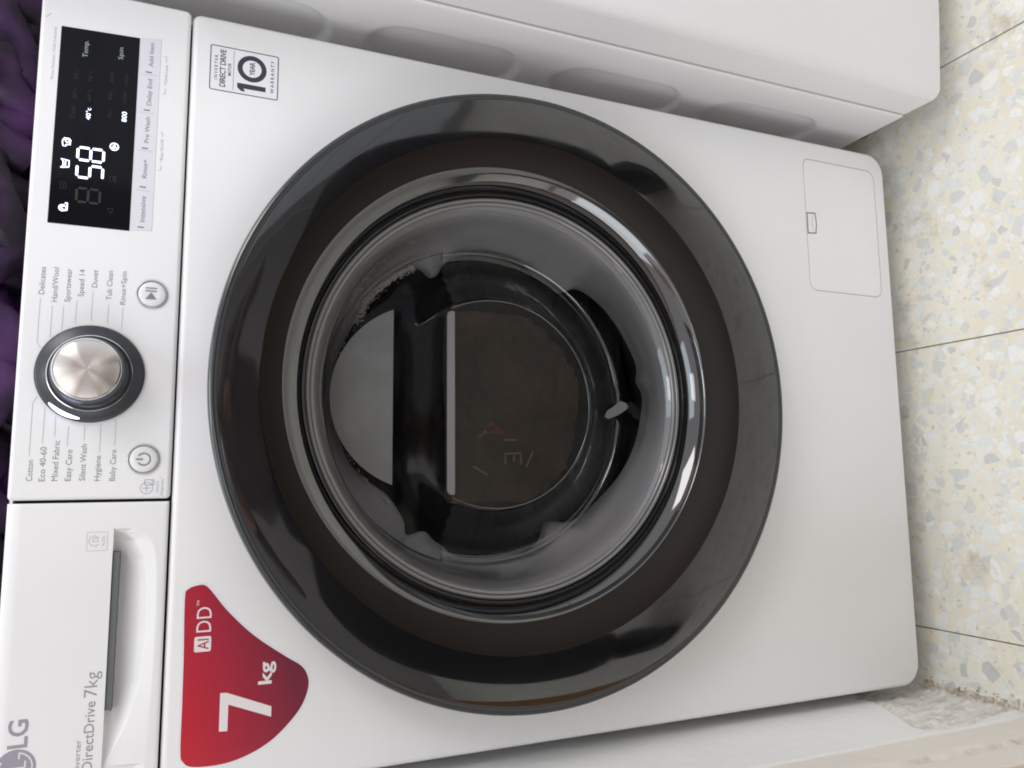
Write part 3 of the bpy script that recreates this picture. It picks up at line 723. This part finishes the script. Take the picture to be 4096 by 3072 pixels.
def brown_cloth():
    V = []; F = []; nx, nz_ = 70, 60
    for j in range(nz_ + 1):
        for i in range(nx + 1):
            x = -97 + 190 * i / nx; z = 352 + 153 * j / nz_
            d = noise.noise(Vector((x * .02, z * .035, 5))) * 9 + noise.noise(Vector((x * .07, z * .09, 2))) * 3
            V.append((x, 92 + d, z))
    for j in range(nz_):
        for i in range(nx):
            a = j * (nx + 1) + i; F.append((a, a + 1, a + nx + 2, a + nx + 1))
    # keep only what lies inside a round patch
    keep = []
    for f in F:
        cx_ = sum(V[k][0] for k in f) / 4 + 1; cz_ = sum(V[k][2] for k in f) / 4 - DZ
        if math.hypot(cx_, cz_) < 104 + 3 * noise.noise(Vector((cx_ * .1, cz_ * .1, 0))): keep.append(f)
    o = mk("brown_garment", V, keep, M_brown, None, True)
    sol = o.modifiers.new("thick", 'SOLIDIFY'); sol.thickness = .003; sol.offset = 1
    o['label'] = "dark brown garment seen through the flat centre of the porthole glass"; o['category'] = 'garment'
    return o
brn = brown_cloth()
M_mark = mat("reflected_letters", (.20, .18, .165), .7)  # pale strokes paint in strap letters mirrored by the glass
strokes("strap_reflection", [[(-36.0, 448), (-36.0, 434)], [(-48.9, 429.0), (-49.7, 446.0)], [(-49, 429.3), (-60.2, 429.3)], [(-49.4, 437), (-57.5, 437)], [(-49.7, 446), (-60.0, 446.1)], [(-63, 424), (-47.0, 416.0)], [(-62.1, 480), (-70.1, 465.2)], [(-30, 466), (-22, 458)], [(-34, 474), (-27, 466)]], 2.0, 78, M_mark, brn)
# little orange care tag
V = []; F = []
poly("garment_tag", [(-16.6, 462.0), (-28.5, 465.5), (-30.8, 452), (-29.0, 446)], 78, mat("rust_tag", (.15, .04, .018), .6), brn)

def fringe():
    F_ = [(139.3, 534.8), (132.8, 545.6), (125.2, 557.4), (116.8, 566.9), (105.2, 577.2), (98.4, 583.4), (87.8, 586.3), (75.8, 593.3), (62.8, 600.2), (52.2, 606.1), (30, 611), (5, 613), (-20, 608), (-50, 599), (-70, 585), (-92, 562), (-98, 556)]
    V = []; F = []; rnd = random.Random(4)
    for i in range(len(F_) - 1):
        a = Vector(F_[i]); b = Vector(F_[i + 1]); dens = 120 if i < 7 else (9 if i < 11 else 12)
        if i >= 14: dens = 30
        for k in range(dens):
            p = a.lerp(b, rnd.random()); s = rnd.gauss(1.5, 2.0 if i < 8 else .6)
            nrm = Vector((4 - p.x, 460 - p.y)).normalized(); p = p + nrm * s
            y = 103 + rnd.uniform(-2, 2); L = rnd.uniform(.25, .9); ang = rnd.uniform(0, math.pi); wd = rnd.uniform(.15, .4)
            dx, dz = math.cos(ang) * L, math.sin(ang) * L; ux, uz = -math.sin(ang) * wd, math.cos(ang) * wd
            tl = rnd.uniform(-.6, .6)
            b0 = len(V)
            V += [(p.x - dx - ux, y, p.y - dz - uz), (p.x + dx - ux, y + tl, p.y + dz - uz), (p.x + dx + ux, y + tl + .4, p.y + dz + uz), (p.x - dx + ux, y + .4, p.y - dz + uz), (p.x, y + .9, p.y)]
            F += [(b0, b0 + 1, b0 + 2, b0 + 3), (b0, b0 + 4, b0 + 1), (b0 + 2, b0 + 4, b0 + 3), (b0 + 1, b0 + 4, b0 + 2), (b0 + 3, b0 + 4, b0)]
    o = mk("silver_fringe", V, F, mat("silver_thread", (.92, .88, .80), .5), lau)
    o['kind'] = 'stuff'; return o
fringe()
ls = slab("lint_scrap", [(-9.8, 328.8), (-12.2, 324.6), (-7.4, 311.9), (-2.1, 303.1), (1.6, 298.3), (5.8, 302.8), (7.6, 308.8), (1.1, 318.5), (-3.6, 326.0)][::1], 84, 85.2, .25, mat("lint_grey", (.17, .17, .175), .85, bump=(700, .5)), None)
ls['label'] = "small grey lint scrap stuck on the lower part of the porthole glass"; ls['category'] = 'lint scrap'

# ---------------------------------------------------------------- white appliance on the right
NB = thing("white_appliance", "tall white appliance standing close beside the washing machine, its side stamped with long rounded grooves", "appliance", (560, 200, FZ))
H = 1380
def plan(name, pts, z0, z1, mt_, bev=2.0, par=NB, dense=0):
    n = len(pts); V = []; F = []
    lv = [(bev, z0), (0, z0 + bev)] + [(0, z0 + bev + (z1 - z0 - 2 * bev) * k / max(dense, 1)) for k in range(1, dense)] + [(0, z1 - bev), (bev, z1)]
    for d, z in lv:
        q = inset(pts, d) if d else pts
        V += [(x, y, z) for x, y in q]
    for L in range(len(lv) - 1):
        for i in range(n): j = (i + 1) % n; F.append((L * n + i, L * n + j, (L + 1) * n + j, (L + 1) * n + i))
    F.append(tuple(reversed(range(n)))); F.append(tuple(range((len(lv) - 1) * n, len(lv) * n)))
    o = mk(name, V, F, mt_, par, True); o.data.set_sharp_from_angle(angle=R(35)); return o
# door slab: rounded outer corner, gently bowed face
pd = [(331.0, -42)]
for k in range(9):
    a = R(180 + 82 * k / 8); r_ = 11
    pd.append((330.6 + r_ + r_ * math.cos(a), -76.5 + r_ * math.sin(a)))
for k in range(1, 26):
    x = 341 + k * 18; pd.append((x, -87.6 - 11 * math.sin(math.pi * min(1, (x - 341) / 450))))
pd += [(795, -42)]
pl = plan("appliance_door", pd, 0, H, M_neigh, 2.5)
plan("door_seam", [(331.6, -45), (790, -45), (790, -36), (331.6, -36)], 4, H - 4, mat("seam_shadow", (.42, .40, .40), .7), .5)
plan("appliance_body", [(345, -38), (794, -38), (794, 560), (345, 560)], 0, H, M_neigh, 1.5)
def side_panel():
    slots = [(67, 222), (256, 411), (446, 600), (631, 786), (816, 971)]
    cy, rad = 40, 36
    def dep(y, z):
        best = 1e9
        for a, b in slots:
            zc = min(max(z, a + rad), b - rad)
            best = min(best, math.hypot(y - cy, z - zc) - rad)
        # soft lip then a flat floor
        if best > 1.2: return 0
        t = min(1, max(0, (1.2 - best) / 7.0)); t = t * t * (3 - 2 * t)
        t2 = 0
        return 4.4 * t
    ys = [-38, -37.2, -36, -30, -20, -10] + [0 + 1.6 * k for k in range(54)] + [100, 160, 300, 560]
    zs = [0, .8, 2] + [4 + 3.0 * k for k in range(325)] + [1000, 1100, H - 2, H]
    V = []; F = []; n = len(ys)
    for z in zs:
        for y in ys:
            e = min(y + 38, z, H - z); r_ = 1.6
            x = 330 + dep(y, z) + (0 if e > r_ else r_ - math.sqrt(max(0, r_ * r_ - (r_ - e) ** 2)))
            V.append((x, y, z))
    for j in range(len(zs) - 1):
        for i in range(n - 1): F.append((j * n + i + 1, j * n + i, (j + 1) * n + i, (j + 1) * n + i + 1))
    for seq in ([j * n for j in range(len(zs))], list(range(n))):
        b = len(V)
        for k in seq: V.append((346, V[k][1], V[k][2]))
        for k in range(len(seq) - 1): F.append((seq[k], seq[k + 1], b + k + 1, b + k))
    o = mk("side_panel", V, F, M_neigh, NB, True); o.data.set_sharp_from_angle(angle=R(50)); return o
side_panel()
for fx, fy in ((380, 60), (750, 60), (380, 500), (750, 500)):
    V = []; F = []; n = 20
    for r_, z in ((24, FZ), (24, FZ + 12), (20, 2)):
        V += [(fx + r_ * math.cos(2 * math.pi * i / n), fy + r_ * math.sin(2 * math.pi * i / n), z) for i in range(n)]
    for L in range(2): F += [(L * n + i, L * n + (i + 1) % n, (L + 1) * n + (i + 1) % n, (L + 1) * n + i) for i in range(n)]
    mk("foot", V, F, M_dark, NB)

# ---------------------------------------------------------------- plaster wall on the left
WL = thing("plaster_wall", "white plastered wall left of the washing machine with a broken rough patch at its foot", "wall", (-380, 100, FZ))
def poly_in(y, z, pts):
    c = False; n = len(pts)
    for i in range(n):
        y1, z1 = pts[i]; y2, z2 = pts[i - 1]
        if (z1 > z) != (z2 > z) and y < (y2 - y1) * (z - z1) / (z2 - z1) + y1: c = not c
    return c
def distpoly(y, z, pts):
    d = 1e9; p = Vector((y, z))
    for i in range(len(pts)):
        a = Vector(pts[i - 1]); b = Vector(pts[i]); t = max(0, min(1, (p - a).dot(b - a) / max((b - a).length_squared, 1e-9)))
        d = min(d, (p - a - (b - a) * t).length)
    return d
BR = [(60, -60), (60, 50), (24, 59), (11, 56), (-8, 61), (-31, 71), (-50, 80), (-67, 87), (-81, 84), (-86, 66), (-84, 30), (-80, 12), (-74, -20), (-72, -60)]
M_plaster = mat("plaster", (.8, .8, .78), .7)
nt = M_plaster.node_tree
at = nt.nodes.new('ShaderNodeAttribute'); at.attribute_name = 'wear'
nz = nt.nodes.new('ShaderNodeTexNoise'); nz.inputs['Scale'].default_value = 70; nz.inputs['Detail'].default_value = 8
ge = nt.nodes.new('ShaderNodeNewGeometry'); nt.links.new(ge.outputs['Position'], nz.inputs['Vector'])
c1_ = nt.nodes.new('ShaderNodeValToRGB'); c1_.color_ramp.elements[0].color = (.40, .34, .26, 1); c1_.color_ramp.elements[0].position = .32; c1_.color_ramp.elements[1].color = (.80, .76, .67, 1); c1_.color_ramp.elements[1].position = .60
nt.links.new(nz.outputs['Fac'], c1_.inputs[0])
sc_ = nt.nodes.new('ShaderNodeSeparateColor'); nt.links.new(at.outputs['Color'], sc_.inputs[0])
mx1 = nt.nodes.new('ShaderNodeMix'); mx1.data_type = 'RGBA'; mx1.inputs['A'].default_value = (.86, .86, .85, 1); mx1.inputs['B'].default_value = (.74, .66, .55, 1)
nt.links.new(sc_.outputs[1], mx1.inputs['Factor'])
mx2 = nt.nodes.new('ShaderNodeMix'); mx2.data_type = 'RGBA'; nt.links.new(sc_.outputs[0], mx2.inputs['Factor']); nt.links.new(mx1.outputs['Result'], mx2.inputs['A']); nt.links.new(c1_.outputs[0], mx2.inputs['B'])
mx3 = nt.nodes.new('ShaderNodeMix'); mx3.data_type = 'RGBA'; mx3.inputs['B'].default_value = (.55, .28, .10, 1); nt.links.new(sc_.outputs[2], mx3.inputs['Factor']); nt.links.new(mx2.outputs['Result'], mx3.inputs['A'])
nt.links.new(mx3.outputs['Result'], P(M_plaster).inputs['Base Color'])
bp = nt.nodes.new('ShaderNodeBump'); bp.inputs['Strength'].default_value = .5; bp.inputs['Distance'].default_value = .002
nt.links.new(nz.outputs['Fac'], bp.inputs['Height']); nt.links.new(bp.outputs['Normal'], P(M_plaster).inputs['Normal'])
def wall():
    ys = [-215 + 1.5 * k for k in range(190)] + [75, 90, 130, 200, 400, 700]
    zs = [-52 + 1.8 * k for k in range(130)] + [182 + 5 * k for k in range(1, 110)] + [800, 1000, 1600]
    V = []; F = []; cols = []; n = len(ys)
    for z in zs:
        for y in ys:
            f = noise.fractal(Vector((y * .03, z * .03, 0)), .8, 2.1, 5)
            f2 = noise.fractal(Vector((y * .12, z * .12, 4)), .8, 2.1, 4)
            # long trowel streaks in the broken mortar, running up and forward
            f3 = noise.fractal(Vector(((y + z * .2) * .16, (z - y * .2) * .035, 8)), .8, 2.1, 4)
            x = -313 + f * .35 + noise.noise(Vector((y * .012, z * .012, 1))) * .8
            wear = 0; beige = 0; wood = 0
            if y < -60 or z < 100:
                jy = y + f2 * 2.0; jz = z + f * 2.5
                if jz < 100 and poly_in(jy, jz, BR):
                    d = min(distpoly(jy, jz, BR), 12)
                    x -= 3.2 * min(1, d / 1.2) - f3 * 2.8 - max(0, (8 - abs(z + 50)) * .25)
                    wear = .55 + .45 * (1 - min(1, d / 8)) - .5 * max(0, f3)
            eg = -88 + f * 1.2
            if y < eg:
                # moulded edge that steps back towards the room
                beige = min(1, (eg - y) / 3)
                x -= 1.5 * min(1, (eg - y) / 2)
                g2 = -128 + f * 2.5
                gd = abs(y - g2)
                if gd < 4:
                    x -= 2.6 * (1 - gd / 4); wear = max(wear, (.95 - gd / 5) * max(0, min(1, .5 + 1.6 * noise.noise(Vector((z * .03, 2, 2))) + max(0, (70 - z) / 90))))
                if y < g2: x -= 3.5 * min(1, (g2 - y) / 3)
                g3 = -163 + f * 1.5
                if y < g3: x -= 5 * min(1, (g3 - y) / 2); wood = min(1, (g3 - y) / 1.5)
            # mortar crumbs along the floor line
            if z < -36: x += (z + 36) * -.25 * (.5 + f2); wear = max(wear, min(1, (-36 - z) / 10) * .8)
            V.append((x, y, z)); cols.append((max(0, min(1, wear)), beige * .55, wood))
    for j in range(len(zs) - 1):
        for i in range(n - 1): F.append((j * n + i, j * n + i + 1, (j + 1) * n + i + 1, (j + 1) * n + i))
    # thickness
    b = len(V)
    V += [(-470, ys[0], zs[0]), (-470, ys[-1], zs[0]), (-470, ys[-1], zs[-1]), (-470, ys[0], zs[-1])]; cols += [(0, 0, 1), (0, 0, 0), (0, 0, 0), (0, 0, 1)]
    F.append((b, b + 3, b + 2, b + 1))
    for j in range(len(zs) - 1):
        pass
    left = [j * n for j in range(len(zs))]
    F.append(tuple([b] + left + [b + 3]))
    F.append(tuple([(len(zs) - 1) * n + i for i in range(n)] + [b + 2, b + 3]))
    o = mk("wall_face", V, F, M_plaster, WL, True)
    ca = o.data.color_attributes.new('wear', 'FLOAT_COLOR', 'POINT')
    for i, c in enumerate(cols): ca.data[i].color = (*c, 1)
    o.data.set_sharp_from_angle(angle=R(60))
wall()
# loose mortar crumbs along the foot of the wall
def crumbs():
    V = []; F = []; rnd = random.Random(2)
    for k in range(170):
        y = rnd.uniform(-190, 30); x = -311 + abs(rnd.gauss(0, 4)) ; r_ = rnd.uniform(.5, 2.0) * (1.3 if x < -306 else .7)
        b = len(V)
        P8 = [Vector((sx, sy, sz)) * r_ * rnd.uniform(.6, 1.2) for sx in (-1, 1) for sy in (-1, 1) for sz in (-.6, .6)]
        V += [(x + p.x, y + p.y, FZ + r_ * .5 + p.z) for p in P8]
        F += [tuple(b + i for i in f) for f in ((0, 1, 3, 2), (4, 6, 7, 5), (0, 4, 5, 1), (2, 3, 7, 6), (0, 2, 6, 4), (1, 5, 7, 3))]
    o = mk("mortar_crumbs", V, F, mottle(mat("mortar", (.5, .45, .35), .9), (.38, .31, .22), (.66, .62, .54), 80), None)
    o['kind'] = 'stuff'; o['label'] = "crumbs of mortar lying along the foot of the wall"; o['category'] = 'crumbs'
crumbs()

# ---------------------------------------------------------------- purple cloth on top
def cloth():
    V = []; F = []; nx, ny = 300, 120
    for j in range(ny + 1):
        s = j / ny
        for i in range(nx + 1):
            x = -296 + 622 * i / nx
            y = 62 + 380 * s ** 1.6
            wx = noise.noise(Vector((x * .007, s * 2.0, 4.0))) * 1.7
            ra = 1 - abs(noise.noise(Vector((x * .0105 + wx, s * 2.6 + wx * .8, 7.7)))) * 2.6
            rb = 1 - abs(noise.noise(Vector((x * .024 + wx * 1.3, s * 5 - wx, 1.7)))) * 2.2
            rise = min(1, s / .10); rise = rise * rise * (3 - 2 * rise)
            h = rise * (60 + 16 * ra + 8 * rb + 60 * s)
            e = min((x + 296) / 30, (326 - x) / 16, 1); e = max(0, e) ** .5
            V.append((x, y + (40 - 42 * ra - 20 * rb) * math.sin(min(1, s * 6) * math.pi / 2) * (1 - s) * .9 + 2, 851 + max(.5, h * e)))
    for j in range(ny):
        for i in range(nx):
            a = j * (nx + 1) + i; F.append((a, a + 1, a + nx + 2, a + nx + 1))
    n = nx + 1
    # rolled folds heaped in front
    rnd = random.Random(11)
    def roll(pts, rad, seed):
        K = 26; M_ = 18; b0 = len(V)
        P_ = [Vector(p) for p in pts]
        def at(t):
            u = t * (len(P_) - 1); k = min(int(u), len(P_) - 2); f = u - k
            p0, p1, p2, p3 = P_[max(k - 1, 0)], P_[k], P_[k + 1], P_[min(k + 2, len(P_) - 1)]
            return .5 * ((2 * p1) + (p2 - p0) * f + (2 * p0 - 5 * p1 + 4 * p2 - p3) * f * f + (3 * p1 - p0 - 3 * p2 + p3) * f ** 3)
        for a in range(K + 1):
            t = a / K; c = at(t); tg = (at(min(1, t + .02)) - at(max(0, t - .02))).normalized()
            n1 = tg.cross(Vector((0, 1, 0))).normalized(); n2 = tg.cross(n1)
            rr_ = rad * (.35 + .65 * math.sin(math.pi * min(1, max(0, .08 + .84 * t))) ** .6)
            for q in range(M_):
                an = 2 * math.pi * q / M_
                r__ = rr_ * (1 + .16 * noise.noise(Vector((math.cos(an) * 1.3 + seed, math.sin(an) * 1.3, t * 4))) + .07 * noise.noise(Vector((math.cos(an) * 3 + seed, math.sin(an) * 3, t * 12))))
                p = c + n1 * math.cos(an) * r__ + n2 * math.sin(an) * r__ * .8
                V.append((p.x, p.y, max(p.z, 850.8)))
        for a in range(K):
            for q in range(M_):
                q2 = (q + 1) % M_; F.append((b0 + a * M_ + q, b0 + a * M_ + q2, b0 + (a + 1) * M_ + q2, b0 + (a + 1) * M_ + q))
    for k in range(17):
        x = -270 + k * 35 + rnd.uniform(-8, 8); ln = rnd.uniform(45, 90); lean = rnd.uniform(-1, 1); r_ = rnd.uniform(13, 25)
        y = rnd.uniform(34, 66); up = rnd.uniform(20, 55)
        pts = [(x - ln * .6, y + 18, 852 + r_ * .4), (x - ln * .25, y - 4, 853 + r_ + up * .35 * (1 + lean)), (x + ln * .2, y, 853 + r_ + up * .5), (x + ln * .7, y + 22, 856 + up * .5 * (1 - lean))]
        pts = [(min(max(p[0], -285), 306), p[1], p[2]) for p in pts]
        roll(pts, r_, k * 3.7)
    for k in range(9):
        x = -250 + k * 66 + rnd.uniform(-15, 15); r_ = rnd.uniform(22, 32)
        roll([(max(x - 60, -280), 95, 870), (x - 10, 80, 900 + rnd.uniform(-8, 12)), (min(x + 60, 300), 95, 885)], r_, 50 + k * 2.3)
    # hem: close the front edge down to the lid
    b = len(V)
    V += [(V[i][0], V[i][1] + 3, 850.6) for i in range(n)]
    F += [(i + 1, i, b + i, b + i + 1) for i in range(n - 1)]
    o = mk("purple_cloth", V, F, M_velvet, None, True)
    o['label'] = "dark purple satin cloth bunched on top of the washing machine"; o['category'] = 'cloth'
cloth()
V = []; F = []; box(V, F, -299, 299, 12, 560, 848.2, 850.2); mk("lid", V, F, M_white, WM)

# empties sit at the base of their things; undo that shift on the children
for root in (WM, NB, WL):
    inv = Matrix.Translation(-root.location)
    for c in root.children: c.matrix_parent_inverse = inv

# ---------------------------------------------------------------- what the glossy door mirrors: the room behind the camera
M_room = mottle(mat("dim_brown_wall", (.1, .08, .07), .8), (.36, .34, .33), (.42, .40, .39), 2)
V = []; F = []; box(V, F, -1800, 720, -2100, -2000, FZ - 1, 1500)
bw = mk("back_wall", V, F, M_room); bw['kind'] = 'structure'
M_cup = mottle(mat("grey_laminate", (.5, .52, .56), .5), (.66, .70, .76), (.72, .76, .82), 2)
cb = thing("cupboard", "tall grey cupboard with drawer fronts standing across the room, mirrored in the black door", "cupboard", (1500, -1700, FZ))
for k in range(6):
    V = []; F = []; z = FZ + 60 + k * 250; box(V, F, 724, 2300, -1622, -1600, z, z + 244)
    mk("drawer_front", V, F, M_cup, cb)
V = []; F = []; box(V, F, 722, 2302, -2000, -1623, FZ, FZ + 1570); mk("carcass", V, F, M_room, cb)
cb.location = Vector((1500, -1700, FZ)) * MM
for c in cb.children: c.matrix_parent_inverse = Matrix.Translation(-cb.location)

def skin(name, joints, bones, mt, parent=None, sub=2):
    me = bpy.data.meshes.new(name); me.from_pydata([tuple(Vector(j[:3]) * MM) for j in joints], bones, [])
    o = bpy.data.objects.new(name, me); me.materials.append(mt); link(o, parent)
    md = o.modifiers.new("skin", 'SKIN'); md.use_smooth_shade = True
    for v, j in zip(me.skin_vertices[0].data, joints):
        v.radius = (j[3] * MM, (j[4] if len(j) > 4 else j[3]) * MM)
    me.skin_vertices[0].data[0].use_root = True
    sb = o.modifiers.new("sub", 'SUBSURF'); sb.levels = sub; sb.render_levels = sub
    return o
M_trs = mat("dark_trousers", (.012, .012, .016), .8, bump=(60, .4)); M_shirt = mat("dark_shirt", (.03, .02, .022), .8, bump=(60, .4))
M_skin = mat("skin", (.36, .20, .13), .5); M_hair = mat("hair", (.01, .008, .007), .6)
PX, PY = 20, -1010
# squatting: pelvis, spine, chest, neck, head; thighs out to the knees, shins down to the feet
J = [(PX, PY, 330, 150, 115), (PX, PY + 20, 480, 140, 105), (PX, PY + 60, 640, 155, 105), (PX, PY + 95, 770, 150, 90), (PX, PY + 110, 840, 62), (PX, PY + 120, 890, 54),
     (PX + 110, PY + 30, 310, 92), (PX + 330, PY + 330, 430, 88), (PX + 345, PY + 350, 410, 84), (PX + 390, PY + 320, 190, 74), (PX + 420, PY + 280, 30, 60),
     (PX - 110, PY + 30, 310, 92), (PX - 290, PY + 330, 430, 88), (PX - 300, PY + 350, 410, 84), (PX - 330, PY + 320, 190, 74), (PX - 345, PY + 280, 30, 60),
     (PX + 170, PY + 85, 755, 58), (PX + 250, PY + 180, 590, 44), (PX + 245, PY + 200, 580, 42), (PX + 60, PY + 330, 700, 30),
     (PX - 170, PY + 85, 755, 58), (PX - 290, PY + 180, 590, 44), (PX - 285, PY + 200, 580, 42), (PX - 200, PY + 330, 705, 30)]
bn = [(0, 1), (1, 2), (2, 3), (3, 4), (4, 5), (0, 6), (6, 7), (7, 8), (8, 9), (9, 10), (0, 11), (11, 12), (12, 13), (13, 14), (14, 15), (3, 16), (16, 17), (17, 18), (18, 19), (3, 20), (20, 21), (21, 22), (22, 23)]
prs = thing("person", "person in dark clothes squatting behind the camera, seen mirrored in the black door", "person", (PX, PY, FZ))
M_shirt = mottle(mat("taupe_shirt", (.2, .17, .16), .8, bump=(60, .4)), (.16, .13, .125), (.24, .20, .20), 8)
def sub(idx):
    mp = {k: n_ for n_, k in enumerate(idx)}
    return [J[k] for k in idx], [(mp[a], mp[b]) for a, b in bn if a in mp and b in mp]
skin("trousers", *sub([0, 1, 6, 7, 8, 9, 10, 11, 12, 13, 14, 15]), M_trs, prs)
skin("shirt", *sub([2, 1, 3, 4, 5, 16, 17, 18, 19, 20, 21, 22, 23]), M_shirt, prs)
skin("head", [(PX, PY + 125, 880, 52), (PX, PY + 135, 950, 72, 84), (PX, PY + 140, 1010, 78, 96), (PX, PY + 128, 1065, 60, 74), (PX, PY + 215, 975, 14), (PX + 76, PY + 130, 985, 12), (PX - 76, PY + 130, 985, 12)], [(0, 1), (1, 2), (2, 3), (2, 4), (2, 5), (2, 6)], M_skin, prs)
skin("hair", [(PX, PY + 95, 960, 66), (PX, PY + 95, 1030, 84), (PX, PY + 125, 1085, 72)], [(0, 1), (1, 2)], M_hair, prs)
for sx in (1, -1):
    hx = PX + (60 if sx > 0 else -200); hy = PY + 335; hz = 702
    js = [(hx, hy - 20, hz, 24, 18), (hx - sx * 22, hy + 14, hz + 18, 34, 14)]; bs = [(0, 1)]
    for k in range(4):
        b0 = len(js); dz = 26 - k * 17; ln = (24, 27, 25, 19)[k]
        js += [(hx - sx * 36, hy + 22, hz + 14 + dz, 9.5), (hx - sx * (36 + ln * .6), hy + 24, hz + 16 + dz, 9), (hx - sx * (38 + ln), hy + 10, hz + 16 + dz, 8)]
        bs += [(1, b0), (b0, b0 + 1), (b0 + 1, b0 + 2)]
    b0 = len(js); js += [(hx - sx * 20, hy - 4, hz + 42, 11), (hx - sx * 44, hy - 6, hz + 54, 9)]; bs += [(1, b0), (b0, b0 + 1)]
    skin("hand", js, bs, M_skin, prs)
    fx = PX + (420 if sx > 0 else -345)
    skin("shoe", [(fx, PY + 250, FZ + 48, 44, 46), (fx + sx * 10, PY + 330, FZ + 40, 44, 38), (fx + sx * 22, PY + 430, FZ + 30, 42, 28), (fx + sx * 26, PY + 480, FZ + 26, 30, 22)], [(0, 1), (1, 2), (2, 3)], mat("black_shoe", (.01, .01, .01), .4), prs)
for c in prs.children: c.matrix_parent_inverse = Matrix.Translation(-prs.location)
